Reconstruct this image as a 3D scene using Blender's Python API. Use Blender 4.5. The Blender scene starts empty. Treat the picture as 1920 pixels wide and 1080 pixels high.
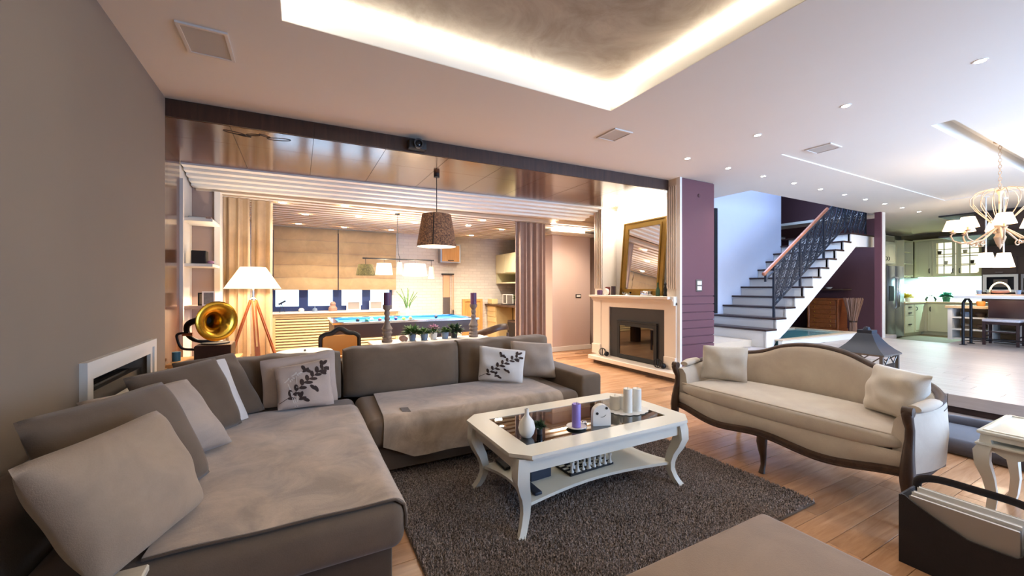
import bpy, bmesh, math, random
from mathutils import Vector, Matrix, Euler
random.seed(7)
S = bpy.context.scene
COL = S.collection
PI = math.pi

# ---------------------------------------------------------------- camera, world, large lights, exposure
cam_d = bpy.data.cameras.new('camera'); cam = bpy.data.objects.new('camera', cam_d); COL.objects.link(cam)
cam_d.lens = 14.0; cam_d.sensor_width = 36.0; cam_d.clip_start = 0.02; cam_d.clip_end = 200
cam.location = (0, 0, 1.27); cam.rotation_euler = (PI/2, 0, math.radians(-28.2))
S.camera = cam
S.view_settings.view_transform = 'Standard'; S.view_settings.look = 'None'
S.view_settings.gamma = 1.0; S.view_settings.use_curve_mapping = False
S.view_settings.exposure = 1.6
S.cycles.use_denoising = True
S.cycles.use_adaptive_sampling = True; S.cycles.adaptive_threshold = 0.06
S.cycles.max_bounces = 6; S.cycles.diffuse_bounces = 3; S.cycles.glossy_bounces = 3
S.cycles.transmission_bounces = 4; S.cycles.transparent_max_bounces = 12
S.cycles.sample_clamp_indirect = 6.0
S.cycles.caustics_reflective = False; S.cycles.caustics_refractive = False
W = bpy.data.worlds.new('daylight'); S.world = W; W.use_nodes = True
W.node_tree.nodes['Background'].inputs[0].default_value = (0.50, 0.70, 1.0, 1)
W.node_tree.nodes['Background'].inputs[1].default_value = 2.2

def light(name, kind, loc, power, color=(1, 1, 1), rot=(0, 0, 0), size=None, size_y=None, spot=None, blend=0.6, radius=None):
    d = bpy.data.lights.new(name, kind); d.energy = power; d.color = color
    if kind == 'AREA':
        d.shape = 'RECTANGLE'; d.size = size; d.size_y = size_y or size
    if kind == 'SPOT':
        d.spot_size = math.radians(spot); d.spot_blend = blend
    if radius is not None and kind in ('SPOT', 'POINT'): d.shadow_soft_size = radius
    o = bpy.data.objects.new(name, d); COL.objects.link(o); o.location = loc; o.rotation_euler = rot
    return o
WARM = (1.0, 0.84, 0.66); NEUT = (1.0, 0.93, 0.84); COOL = (0.42, 0.62, 1.0)
# daylight through an assumed wide window behind the camera on the right, and through the pool room windows
light('assumed_window_daylight', 'AREA', (6.3, -2.45, 1.45), 155, COOL, (math.radians(90), 0, 0), 5.0, 2.1)

# ---------------------------------------------------------------- materials
MATS = {}
def srgb(c):
    return tuple((v/255/12.92 if v/255 <= 0.04045 else ((v/255+0.055)/1.055)**2.4) for v in c)
def new_mat(name):
    m = bpy.data.materials.new(name); m.use_nodes = True
    n = m.node_tree.nodes; b = n['Principled BSDF']
    MATS[name] = m
    return m, n, m.node_tree.links, b
def mix_rgb(n, l, fac, c1, c2):
    x = n.new('ShaderNodeMix'); x.data_type = 'RGBA'
    if hasattr(fac, 'is_linked') or hasattr(fac, 'links'): l.new(fac, x.inputs[0])
    else: x.inputs[0].default_value = fac
    for s, c in ((x.inputs[6], c1), (x.inputs[7], c2)):
        if isinstance(c, tuple): s.default_value = (*c, 1)
        else: l.new(c, s)
    return x.outputs[2]
def coords(n, l, scale=(1, 1, 1), rot=(0, 0, 0)):
    t = n.new('ShaderNodeTexCoord'); mp = n.new('ShaderNodeMapping')
    mp.inputs['Scale'].default_value = scale; mp.inputs['Rotation'].default_value = rot
    l.new(t.outputs['Object'], mp.inputs[0]); return mp.outputs[0]
def noise(n, l, vec, scale, detail=4, rough=0.6, dist=0):
    t = n.new('ShaderNodeTexNoise'); t.inputs['Scale'].default_value = scale
    t.inputs['Detail'].default_value = detail; t.inputs['Roughness'].default_value = rough
    t.inputs['Distortion'].default_value = dist
    l.new(vec, t.inputs['Vector']); return t.outputs['Fac']
def bump(n, l, b, h, strength, dist=0.01):
    x = n.new('ShaderNodeBump'); x.inputs['Strength'].default_value = strength; x.inputs['Distance'].default_value = dist
    l.new(h, x.inputs['Height']); l.new(x.outputs[0], b.inputs['Normal'])
def ramp(n, l, fac, lo, hi):
    r = n.new('ShaderNodeMapRange'); r.inputs[1].default_value = lo; r.inputs[2].default_value = hi
    l.new(fac, r.inputs[0]); return r.outputs[0]
def paint(name, c, rough=0.6, var=0.06, metal=0.0, scale=3.0, bmp=0.0, spec=0.5, coat=0.0):
    m, n, l, b = new_mat(name); c = srgb(c)
    v = noise(n, l, coords(n, l), scale)
    l.new(mix_rgb(n, l, v, tuple(x*(1-var) for x in c), tuple(min(1, x*(1+var)) for x in c)), b.inputs['Base Color'])
    b.inputs['Roughness'].default_value = rough; b.inputs['Metallic'].default_value = metal
    b.inputs['Specular IOR Level'].default_value = spec; b.inputs['Coat Weight'].default_value = coat
    if bmp: bump(n, l, b, noise(n, l, coords(n, l), 60), bmp)
    return m
def fabric(name, c, var=0.18, scale=260, rough=0.9, big=0.10, bmp=0.25, sheen=0.25):
    m, n, l, b = new_mat(name); c = srgb(c)
    f = noise(n, l, coords(n, l), scale, 2)
    g = noise(n, l, coords(n, l), 4.5, 5, 0.65, 0.6)
    c1 = mix_rgb(n, l, f, tuple(x*(1-var) for x in c), tuple(min(1, x*(1+var)) for x in c))
    l.new(mix_rgb(n, l, ramp(n, l, g, 0.35, 0.7), c1, mix_rgb(n, l, big*2.2, c1, tuple(min(1, x*1.9) for x in c))), b.inputs['Base Color'])
    b.inputs['Roughness'].default_value = rough; b.inputs['Sheen Weight'].default_value = sheen
    b.inputs['Specular IOR Level'].default_value = 0.2
    bump(n, l, b, f, bmp, 0.003)
    return m
def wood(name, c1, c2, axis='x', rough=0.4, rand=0.0, scale=1.0, coat=0.0):
    m, n, l, b = new_mat(name); c1 = srgb(c1); c2 = srgb(c2)
    s = {'x': (1.2, 14, 14), 'y': (14, 1.2, 14), 'z': (14, 14, 1.2)}[axis]
    vec = coords(n, l, tuple(v*scale for v in s))
    if rand:
        oi = n.new('ShaderNodeObjectInfo'); ad = n.new('ShaderNodeVectorMath'); ad.operation = 'ADD'
        sc = n.new('ShaderNodeVectorMath'); sc.operation = 'SCALE'; sc.inputs[0].default_value = (17, 31, 47)
        l.new(oi.outputs['Random'], sc.inputs['Scale']); l.new(vec, ad.inputs[0]); l.new(sc.outputs[0], ad.inputs[1]); vec = ad.outputs[0]
    f = noise(n, l, vec, 1.6, 6, 0.65, 0.8)
    c = mix_rgb(n, l, ramp(n, l, f, 0.3, 0.72), c1, c2)
    if rand:
        hsv = n.new('ShaderNodeHueSaturation'); mr = n.new('ShaderNodeMapRange')
        mr.inputs[3].default_value = 1-rand; mr.inputs[4].default_value = 1+rand
        l.new(oi.outputs['Random'], mr.inputs[0]); l.new(mr.outputs[0], hsv.inputs['Value']); l.new(c, hsv.inputs['Color']); c = hsv.outputs[0]
    l.new(c, b.inputs['Base Color']); b.inputs['Roughness'].default_value = rough
    b.inputs['Coat Weight'].default_value = coat; b.inputs['Coat Roughness'].default_value = 0.15
    bump(n, l, b, f, 0.08, 0.004)
    return m
def emit(name, c, strength, base=None):
    m, n, l, b = new_mat(name); c = srgb(c)
    b.inputs['Base Color'].default_value = (*(srgb(base) if base else c), 1); b.inputs['Roughness'].default_value = 0.8
    b.inputs['Emission Color'].default_value = (*c, 1); b.inputs['Emission Strength'].default_value = strength
    return m
def brickpaint(name, c, mortar, w=0.21, h=0.07, plane='xz', rough=0.7):
    m, n, l, b = new_mat(name); c = srgb(c); mo = srgb(mortar)
    t = n.new('ShaderNodeTexCoord'); sp = n.new('ShaderNodeSeparateXYZ'); cb = n.new('ShaderNodeCombineXYZ')
    l.new(t.outputs['Object'], sp.inputs[0]); l.new(sp.outputs[{'x': 0, 'y': 1}[plane[0]]], cb.inputs[0]); l.new(sp.outputs[2], cb.inputs[1])
    k = n.new('ShaderNodeTexBrick'); l.new(cb.outputs[0], k.inputs['Vector'])
    k.inputs['Color1'].default_value = (*c, 1); k.inputs['Color2'].default_value = (*[x*0.9 for x in c], 1); k.inputs['Mortar'].default_value = (*mo, 1)
    k.inputs['Scale'].default_value = 1.0; k.inputs['Brick Width'].default_value = w; k.inputs['Row Height'].default_value = h
    k.inputs['Mortar Size'].default_value = 0.006; k.inputs['Mortar Smooth'].default_value = 0.4
    l.new(k.outputs['Color'], b.inputs['Base Color']); b.inputs['Roughness'].default_value = rough
    nz = noise(n, l, coords(n, l), 25); ad = n.new('ShaderNodeMath'); ad.operation = 'MULTIPLY_ADD'; ad.inputs[1].default_value = -1.0
    l.new(k.outputs['Fac'], ad.inputs[0]); l.new(nz, ad.inputs[2]); bump(n, l, b, ad.outputs[0], 0.6, 0.01)
    return m
def glass(name, tint=(0.95, 0.98, 0.97), rough=0.0, mirror=0.0):
    m, n, l, b = new_mat(name)
    n.remove(b); out = n['Material Output']
    tr = n.new('ShaderNodeBsdfTransparent'); tr.inputs[0].default_value = (*tint, 1)
    gl = n.new('ShaderNodeBsdfGlossy'); gl.inputs['Roughness'].default_value = rough
    fr = n.new('ShaderNodeFresnel'); fr.inputs[0].default_value = 1.5
    ad = n.new('ShaderNodeMath'); ad.operation = 'ADD'; ad.inputs[1].default_value = mirror; ad.use_clamp = True
    l.new(fr.outputs[0], ad.inputs[0])
    mx = n.new('ShaderNodeMixShader'); l.new(ad.outputs[0], mx.inputs[0]); l.new(tr.outputs[0], mx.inputs[1]); l.new(gl.outputs[0], mx.inputs[2])
    l.new(mx.outputs[0], out.inputs[0]); return m
def shade_mat(name, c, strength, trans=0.0):
    m = emit(name, c, strength, (235, 228, 210)); return m

M = MATS
paint('wall_taupe', (140, 125, 110), 0.75, 0.03)
paint('wall_mauve', (160, 138, 128), 0.75, 0.03)
paint('ceiling_white', (234, 226, 213), 0.8, 0.015)
paint('white_paint', (226, 221, 212), 0.45, 0.02)
paint('window_blue', (40, 56, 104), 0.4, 0.05)
paint('olive', (96, 88, 52), 0.8, 0.15, scale=40)
paint('wall_pier', (196, 172, 160), 0.75, 0.03)
paint('board_shade_tan', (196, 174, 148), 0.8, 0.03)  # tan stands in for shade on board sides and in the gaps
paint('trim_cream', (206, 186, 164), 0.5, 0.03)
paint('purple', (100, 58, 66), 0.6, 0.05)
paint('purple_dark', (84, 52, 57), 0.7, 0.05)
paint('stair_wall', (205, 208, 222), 0.7, 0.03, scale=5)
paint('olive_wall', (134, 124, 96), 0.7, 0.03)
def marble_ceiling():
    m, n, l, b = new_mat('plaster_beige')
    v = noise(n, l, coords(n, l), 2.2, 8, 0.7, 1.5)
    l.new(mix_rgb(n, l, ramp(n, l, v, 0.3, 0.7), srgb((150, 132, 110)), srgb((186, 170, 148))), b.inputs['Base Color'])
    b.inputs['Roughness'].default_value = 0.6
marble_ceiling()
brickpaint('brick_white', (226, 217, 206), (212, 202, 191))
brickpaint('backsplash', (222, 226, 222), (190, 196, 194), 0.3, 0.1, 'yz', 0.35)
wood('oak_plank', (172, 124, 88), (206, 160, 120), 'x', 0.26, 0.13)
wood('oak_base', (140, 98, 68), (166, 122, 88), 'x', 0.4)
wood('pale_plank', (178, 164, 156), (198, 186, 179), 'y', 0.36, 0.05)
wood('beam_wood', (46, 28, 20), (70, 44, 32), 'z', 0.45)
wood('beam_gloss', (72, 42, 24), (104, 66, 40), 'y', 0.16, 0.08, coat=0.5)
wood('walnut', (58, 40, 28), (84, 60, 42), 'z', 0.42)
wood('walnut_x', (58, 40, 30), (86, 62, 46), 'x', 0.45)
wood('dark_wood', (40, 24, 20), (60, 36, 30), 'y', 0.35)
wood('orange_wood', (136, 72, 36), (164, 94, 50), 'z', 0.35)
wood('honey_wood', (204, 148, 84), (222, 170, 104), 'z', 0.4)
wood('commode_wood', (120, 62, 28), (156, 88, 44), 'x', 0.35)
wood('handrail_wood', (150, 88, 60), (176, 110, 80), 'x', 0.4)
wood('grey_turned', (112, 98, 88), (140, 124, 112), 'z', 0.7)
wood('butcher', (196, 164, 120), (216, 188, 148), 'y', 0.4)
wood('whitewash', (196, 182, 160), (222, 210, 190), 'x', 0.6)
fabric('sofa_fabric', (108, 90, 73), 0.14)
fabric('sofa_dark', (86, 71, 58), 0.14)
fabric('blanket', (150, 131, 112), 0.10, 180, 0.95, 0.40, 0.2, 0.5)
fabric('pillow_beige', (160, 139, 117), 0.08)
fabric('pillow_brown', (98, 82, 67), 0.10)
fabric('pillow_sand', (172, 156, 142), 0.08)
fabric('pillow_print', (182, 164, 152), 0.08)
fabric('pillow_white', (216, 210, 204), 0.05)
fabric('linen', (204, 188, 170), 0.10, 320)
fabric('linen_pillow', (206, 194, 178), 0.12, 320)
fabric('ottoman_fabric', (142, 118, 96), 0.08)
fabric('felt_dark', (40, 34, 34), 0.15, 200)
fabric('bed_grey', (74, 72, 78), 0.15, 150)
fabric('curtain_tan', (176, 152, 122), 0.08)
fabric('curtain_mauve', (150, 126, 114), 0.08)
fabric('blind_tan', (190, 162, 122), 0.08, 200)
def tweed(name, c1, c2, s):
    m, n, l, b = new_mat(name)
    f = noise(n, l, coords(n, l), 55, 3, 0.8)
    c = mix_rgb(n, l, ramp(n, l, f, 0.4, 0.66), srgb(c1), srgb(c2)); l.new(c, b.inputs['Base Color']); l.new(c, b.inputs['Emission Color'])
    b.inputs['Emission Strength'].default_value = s; b.inputs['Roughness'].default_value = 0.9
tweed('shade_brown', (70, 48, 40), (150, 108, 76), 0.16)
tweed('olive_shade', (64, 58, 34), (104, 94, 54), 0.25)
paint('leaf_print_dark', (62, 46, 40), 0.9)
paint('leaf_print_pale', (214, 204, 194), 0.9)
paint('ivory', (228, 222, 206), 0.28, 0.02, spec=0.5)
paint('black_metal', (30, 30, 34), 0.45, 0.1, 0.6)
paint('iron_blue', (40, 46, 58), 0.45, 0.1, 0.3)
paint('matte_black', (18, 17, 17), 0.6)
paint('slate', (48, 46, 46), 0.5, 0.08)
paint('soot', (14, 12, 11), 0.9)
paint('gold', (140, 108, 50), 0.35, 0.12, 0.85, 20)
paint('brass', (196, 152, 52), 0.2, 0.15, 1.0, 9)
paint('chrome', (200, 200, 204), 0.15, 0.03, 1.0)
paint('steel', (158, 162, 170), 0.3, 0.05, 0.9)
paint('pewter', (120, 112, 104), 0.4, 0.1, 0.8)
paint('cream_metal', (196, 164, 130), 0.45, 0.05, 0.1)
paint('grille', (196, 188, 176), 0.7)
paint('speaker_white', (222, 214, 204), 0.5)
paint('candle_purple', (92, 58, 92), 0.5)
paint('candle_lilac', (142, 122, 196), 0.45)
paint('candle_white', (236, 230, 218), 0.5)
paint('ceramic', (230, 224, 214), 0.4)
paint('ceramic_blue', (120, 138, 160), 0.4)
paint('green_leaf', (70, 104, 46), 0.6, 0.35, scale=30)
paint('green_dark', (38, 66, 36), 0.6, 0.35, scale=30)
paint('green_mint', (48, 110, 84), 0.7, 0.3, scale=40)
paint('flower_pink', (170, 120, 150), 0.7, 0.2)
paint('flower_yellow', (214, 190, 60), 0.7, 0.2)
paint('pool_cloth', (40, 120, 196), 0.85, 0.05)
paint('pool_body', (66, 52, 48), 0.4, 0.05)
paint('leather_gold', (206, 144, 70), 0.5, 0.1)
paint('leather_brown', (52, 34, 34), 0.32, 0.1)
paint('seat_white', (214, 204, 202), 0.6)
paint('cabinet_cream', (216, 210, 172), 0.45, 0.02)
paint('desk_cream', (224, 202, 148), 0.5, 0.03)
paint('brown_cabinet', (74, 56, 46), 0.5, 0.05)
paint('water_teal', (112, 186, 200), 0.08, 0.15, scale=12)
paint('stone_beige', (206, 184, 158), 0.5, 0.05)
paint('fire_stone', (226, 212, 196), 0.45, 0.04)
paint('screen_dark', (14, 16, 22), 0.1)
paint('cyan_box', (60, 110, 130), 0.5)
paint('navy', (34, 42, 58), 0.5)
paint('paper', (222, 216, 206), 0.7)
paint('paper_grey', (160, 150, 142), 0.7)
paint('photo', (110, 104, 98), 0.4, 0.5, scale=30)
paint('red_item', (120, 50, 44), 0.5)
paint('orange_item', (226, 140, 60), 0.5)
paint('twig', (170, 134, 116), 0.8, 0.15)
paint('cue_wood', (206, 166, 130), 0.5)
paint('blue_blade', (70, 130, 190), 0.4)
glass('clear_glass')
glass('table_glass', (0.90, 0.95, 0.93), 0.0, 0.2)
glass('fire_glass', (0.30, 0.26, 0.22), 0.02, 0.10)
mm, n_, l_, b_ = new_mat('mirror'); b_.inputs['Metallic'].default_value = 1; b_.inputs['Roughness'].default_value = 0.02; b_.inputs['Base Color'].default_value = (0.9, 0.9, 0.88, 1)
emit('led', (255, 249, 236), 14.0)
emit('downlight_glow', (255, 244, 226), 22.0)
emit('shade_lamp', (255, 226, 178), 0.9)
emit('shade_white', (255, 232, 200), 0.8)
emit('shade_chand', (255, 224, 184), 0.9)
emit('shade_amber', (250, 214, 140), 0.5)
emit('shade_inner', (255, 232, 200), 1.6)
emit('undercab_glow', (190, 250, 255), 3.0)
emit('cabinet_glow', (255, 248, 232), 0.45)

# ---------------------------------------------------------------- mesh helpers
class B:
    def __init__(s): s.m = bmesh.new()
    def _x(s, geom, mat): bmesh.ops.transform(s.m, matrix=mat, verts=geom); return s
    def box(s, x0, x1, y0, y1, z0, z1, bv=0.0, seg=2, rz=0, rx=0, ry=0):
        g = bmesh.ops.create_cube(s.m, size=1.0)['verts']
        bmesh.ops.scale(s.m, vec=(abs(x1-x0), abs(y1-y0), abs(z1-z0)), verts=g)
        if bv:
            es = list({e for v in g for e in v.link_edges})
            r = bmesh.ops.bevel(s.m, geom=es, offset=bv, offset_type='OFFSET', segments=seg, profile=0.5, affect='EDGES')
            g = list({v for f in r['faces'] for v in f.verts} | {v for v in g if v.is_valid})
            seen = set(g); st = list(g)
            while st:
                v = st.pop()
                for e in v.link_edges:
                    o = e.other_vert(v)
                    if o not in seen: seen.add(o); st.append(o)
            g = list(seen)
        c = Vector(((x0+x1)/2, (y0+y1)/2, (z0+z1)/2))
        return s._x(g, Matrix.Translation(c) @ Euler((rx, ry, rz)).to_matrix().to_4x4())
    def lathe(s, prof, c=(0, 0, 0), seg=20, axis='z', cap=True, mat=None):
        rings = []
        for r, z in prof:
            ring = []
            for i in range(seg):
                a = 2*PI*i/seg
                p = (r*math.cos(a), r*math.sin(a), z)
                if axis == 'x': p = (p[2], p[0], p[1])
                if axis == 'y': p = (p[0], p[2], p[1])
                p = Vector(p)
                if mat: p = mat @ p
                ring.append(s.m.verts.new(p + Vector(c)))
            rings.append(ring)
        for a, b in zip(rings, rings[1:]):
            for i in range(seg):
                s.m.faces.new((a[i], a[(i+1) % seg], b[(i+1) % seg], b[i]))
        if cap:
            if prof[0][0] > 1e-5: s.m.faces.new(list(reversed(rings[0])))
            if prof[-1][0] > 1e-5: s.m.faces.new(rings[-1])
        return s
    def cyl(s, c, r, h, seg=16, axis='z', r2=None):
        return s.lathe([(r, 0), (r if r2 is None else r2, h)], c, seg, axis)
    def sphere(s, c, r, sc=(1, 1, 1), u=14, v=8):
        g = bmesh.ops.create_uvsphere(s.m, u_segments=u, v_segments=v, radius=r)['verts']
        return s._x(g, Matrix.Translation(Vector(c)) @ Matrix.Diagonal((*sc, 1)))
    def tube(s, pts, r, seg=8, flat=None, closed=False):
        pts = [Vector(p) for p in pts]; n = len(pts)
        rs = r if isinstance(r, list) else [r]*n
        t0 = (pts[1]-pts[0]).normalized()
        u = t0.orthogonal().normalized()
        if flat: u = (Vector(flat) - Vector(flat).dot(t0)*t0).normalized()
        rings = []
        for i, p in enumerate(pts):
            a = pts[i-1] if (i > 0 or closed) else p
            b = pts[(i+1) % n] if (i < n-1 or closed) else p
            t = (b-a).normalized() if (b-a).length > 1e-9 else t0
            u = (u - u.dot(t)*t)
            if u.length < 1e-6: u = t.orthogonal()
            u.normalize(); w = t.cross(u)
            rr = rs[i]
            ru, rw = rr if isinstance(rr, (list, tuple)) else (rr, rr)
            if seg == 4: an = [PI/4+k*PI/2 for k in range(4)]; f = 1.4142
            else: an = [2*PI*k/seg for k in range(seg)]; f = 1
            rings.append([s.m.verts.new(p + f*ru*math.cos(q)*u + f*rw*math.sin(q)*w) for q in an])
        pr = list(zip(rings, rings[1:])) + ([(rings[-1], rings[0])] if closed else [])
        for a, b in pr:
            for i in range(seg): s.m.faces.new((a[i], a[(i+1) % seg], b[(i+1) % seg], b[i]))
        if not closed: s.m.faces.new(list(reversed(rings[0]))); s.m.faces.new(rings[-1])
        return s
    def prism(s, poly, a0, a1, axis='z'):
        def q(p, a):
            return {'z': (p[0], p[1], a), 'y': (p[0], a, p[1]), 'x': (a, p[0], p[1])}[axis]
        lo = [s.m.verts.new(q(p, a0)) for p in poly]; hi = [s.m.verts.new(q(p, a1)) for p in poly]
        n = len(poly)
        s.m.faces.new(lo); s.m.faces.new(list(reversed(hi)))
        for i in range(n): s.m.faces.new((lo[(i+1) % n], lo[i], hi[i], hi[(i+1) % n]))
        return s
    def frame(s, x0, x1, z0, z1, w, y0, y1, plane='xz'):
        for a in ((x0, x1, z0, z0+w), (x0, x1, z1-w, z1), (x0, x0+w, z0+w, z1-w), (x1-w, x1, z0+w, z1-w)):
            if plane == 'xz': s.box(a[0], a[1], y0, y1, a[2], a[3])
            elif plane == 'yz': s.box(y0, y1, a[0], a[1], a[2], a[3])
            else: s.box(a[0], a[1], a[2], a[3], y0, y1)
        return s
    def surf(s, fn, nu, nv, thick=None, wrap=False):
        """grid of fn(u,v); with thick a closed shell along the normal fnn"""
        def grid(off):
            g = []
            for i in range(nu+1):
                row = []
                for j in range(nv+1):
                    u, v = i/nu, j/nv
                    p = Vector(fn(u, v))
                    if off:
                        e = 1e-3
                        du = Vector(fn(min(1, u+e), v)) - Vector(fn(max(0, u-e), v)); dv = Vector(fn(u, min(1, v+e))) - Vector(fn(u, max(0, v-e)))
                        nn = du.cross(dv)
                        if nn.length > 1e-12: p = p + nn.normalized()*off
                    row.append(s.m.verts.new(p))
                g.append(row)
            return g
        a = grid(0)
        for i in range(nu):
            for j in range(nv): s.m.faces.new((a[i][j], a[i+1][j], a[i+1][j+1], a[i][j+1]))
        if thick:
            b = grid(thick)
            for i in range(nu):
                for j in range(nv): s.m.faces.new((b[i][j+1], b[i+1][j+1], b[i+1][j], b[i][j]))
            for i in range(nu):
                s.m.faces.new((a[i][0], b[i][0], b[i+1][0], a[i+1][0])); s.m.faces.new((a[i+1][nv], b[i+1][nv], b[i][nv], a[i][nv]))
            for j in range(nv):
                s.m.faces.new((a[0][j+1], b[0][j+1], b[0][j], a[0][j])); s.m.faces.new((a[nu][j], b[nu][j], b[nu][j+1], a[nu][j+1]))
        return s

def mesh_of(b, name, mat, smooth=35):
    bmesh.ops.recalc_face_normals(b.m, faces=b.m.faces[:])
    me = bpy.data.meshes.new(name); b.m.to_mesh(me); b.m.free()
    me.materials.append(M[mat] if isinstance(mat, str) else mat)
    if smooth:
        for p in me.polygons: p.use_smooth = True
        me.set_sharp_from_angle(angle=math.radians(smooth))
    return me
def link(name, me, parent=None, loc=(0, 0, 0), rot=(0, 0, 0)):
    o = bpy.data.objects.new(name, me); COL.objects.link(o)
    o.location = loc; o.rotation_euler = rot
    if parent is not None: o.parent = parent
    return o
def O(name, b, mat, parent=None, smooth=35, label=None, world=True):
    """one mesh object; shapes are given in world space and moved into the parent's frame"""
    me = mesh_of(b, name, mat, smooth)
    o = link(name, me, parent)
    if parent is not None and world:
        w = Vector((0, 0, 0)); q = parent
        while q is not None: w += q.location; q = q.parent
        me.transform(Matrix.Translation(-w))
    if label: o['label'] = label
    return o
def tag(o, label, cat, group=None):
    o['label'] = label; o['category'] = cat
    if group: o['group'] = group
    return o
def T(name, label, cat, loc=(0, 0, 0), rz=0, group=None):
    o = bpy.data.objects.new(name, None); COL.objects.link(o); o.empty_display_size = 0.05
    o.location = loc; o.rotation_euler = (0, 0, rz)
    return tag(o, label, cat, group)
def struct(name, b, mat, parent=None, smooth=35):
    o = O(name, b, mat, parent, smooth)
    if parent is None: o['kind'] = 'structure'
    return o
def copy_thing(o, loc, label, rz=None):
    c = o.copy(); COL.objects.link(c); c.location = loc; c['label'] = label
    if rz is not None: c.rotation_euler = (0, 0, rz)
    for ch in list(o.children):
        d = ch.copy(); COL.objects.link(d); d.parent = c
        for g in list(ch.children):
            e = g.copy(); COL.objects.link(e); e.parent = d
    return c
def lerp(a, b, t): return a + (b-a)*t
def rects_minus(x0, x1, y0, y1, holes):
    xs = sorted({x0, x1, *[min(max(v, x0), x1) for h in holes for v in h[:2]]}); ys = sorted({y0, y1, *[min(max(v, y0), y1) for h in holes for v in h[2:4]]})
    out = []
    for a, b in zip(xs, xs[1:]):
        run = None
        for c, d in zip(ys, ys[1:]):
            mx, my = (a+b)/2, (c+d)/2
            ok = not any(h[0] < mx < h[1] and h[2] < my < h[3] for h in holes)
            if ok: run = (run[0], d) if run else (c, d)
            if not ok and run: out.append((a, b, *run)); run = None
        if run: out.append((a, b, *run))
    return out

# ================================================================ THE SETTING
# ---- floors
floor = struct('floor', B().box(-1.3, 16.4, -2.7, 9.4, -0.12, -0.006), 'oak_base', smooth=0)
def plank_mesh(name, w, l, t, mat, bv=0.0015):
    return mesh_of(B().box(0, l, 0, w, -t, 0, bv, 1), name, mat, 0)
PW = 0.142
oak = {l: plank_mesh('floor_plank', PW-0.002, l-0.002, 0.006, 'oak_plank') for l in (0.75, 1.05, 1.35)}
r = random.Random(3)
y = 0.30 - 7*PW
row = 0
while y < 6.5:
    x = (-0.9 if y > 4.1 else 0.35) - r.random()*0.5
    while x < 4.36:
        l = r.choice((0.75, 1.05, 1.35))
        hidden = (x > 0.55 and x+l < 2.6 and 1.3 < y < 2.6) or (x+l < 2.0 and 2.7 < y < 3.6)
        if not hidden and x+l < 5.1: link('plank', oak[l], floor, (x, y, 0))
        x += l
    y += PW
    row += 1
ZP = 0.29
platform = struct('floor_platform', B().box(5.38, 10.15, -2.6, 5.9, 0, ZP-0.008).box(10.15, 11.6, -2.6, 2.6, 0, ZP-0.008).box(10.15, 11.15, 3.58, 5.9, 0, ZP-0.008), 'pale_plank', smooth=0)
pale = {l: mesh_of(B().box(0, 0.198, 0, l-0.002, -0.008, 0, 0.0015, 1), 'platform_plank', 'pale_plank', 0) for l in (1.2, 1.6)}
r = random.Random(5); y = -0.2
while y < 3.6:
    x = 5.34; first = True
    while False:
        l = r.choice((1.2, 1.6))
        if x + l > 10.2 and y > 2.4: break
        if x + l > 11.6: break
        link('plank', pale[l], platform, (x, y, ZP)); x += l
    y += 0.2
# front of the platform: fascia board, shadow gap, low step
r = random.Random(5); x = 5.34
while x < 10.1:
    y = -0.8 - r.random()*0.8
    while y < 3.6:
        l = r.choice((1.2, 1.6))
        if y + l < 5.2: link('plank', pale[l], platform, (x, y, ZP))
        y += l
    x += 0.2
fas = T('platform_step', 'pale fascia and low step along the front of the raised floor', 'step', (5.2, 1, 0))
for k in range(5):
    y0 = -2.4 + k*1.25
    O('fascia_board', B().box(5.315, 5.38, y0+0.002, y0+1.248, 0.18, ZP-0.0005, 0.002, 1), 'pale_plank', fas, 0)
O('step_ledge', B().box(5.19, 5.38, -2.4, 3.72, 0.0, 0.115, 0.003, 1), 'pale_plank', fas, 0)
O('step_block', B().box(5.06, 5.189, -2.4, 0.96, 0.0, 0.165, 0.003, 1), 'pale_plank', fas, 0)
O('shadow_gap', B().box(5.36, 5.379, -2.4, 3.72, 0.116, 0.179), 'dark_wood', fas, 0)
kfloor = struct('floor_kitchen', B().box(10.16, 16.3, 2.0, 5.3, -0.004, 0.0), 'olive_wall', smooth=0)

# ---- ceilings
TX0, TX1, TY0, TY1 = -0.085, 2.38, -1.3, 2.63
holes = [(TX0, TX1, TY0, TY1), (4.88, 10.0, -0.6, 2.57), (6.25, 10.55, 3.73, 6.0)]
b = B()
for q in rects_minus(-1.3, 16.4, -2.7, 9.4, holes): b.box(*q, 2.80, 2.86)
b.box(4.7, 10.2, 1.455, 2.7, 2.814, 2.9).box(4.7, 10.2, -0.8, 1.30, 2.814, 2.9).box(4.7, 5.3, 1.30, 1.455, 2.814, 2.9)
b.box(5.2, 10.2, 1.2, 1.55, 2.96, 2.99)
b.box(5.3, 10.2, 1.290, 1.30, 2.9, 2.96).box(5.3, 10.2, 1.455, 1.465, 2.9, 2.96).box(5.29, 5.3, 1.29, 1.465, 2.9, 2.96)
ceiling = struct('ceiling', b, 'ceiling_white', smooth=0)
b = B()
for q in ((TX0-0.02, TX0+0.002, TY0, TY1), (TX1-0.002, TX1+0.02, TY0, TY1), (TX0-0.02, TX1+0.02, TY1-0.002, TY1+0.02), (TX0-0.02, TX1+0.02, TY0-0.02, TY0+0.002)): b.box(*q, 2.803, 3.0)
struct('trim_tray_fascia', b, 'white_paint', smooth=0)
tray_top = struct('ceiling_tray', B().box(TX0-0.02, TX1+0.02, TY0-0.02, TY1+0.02, 2.97, 3.0), 'plaster_beige', smooth=0)
led = T('cove_light_strip', 'white glowing light strip around the recessed beige ceiling tray', 'light strip', (1.15, 0.7, 2.8))
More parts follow.
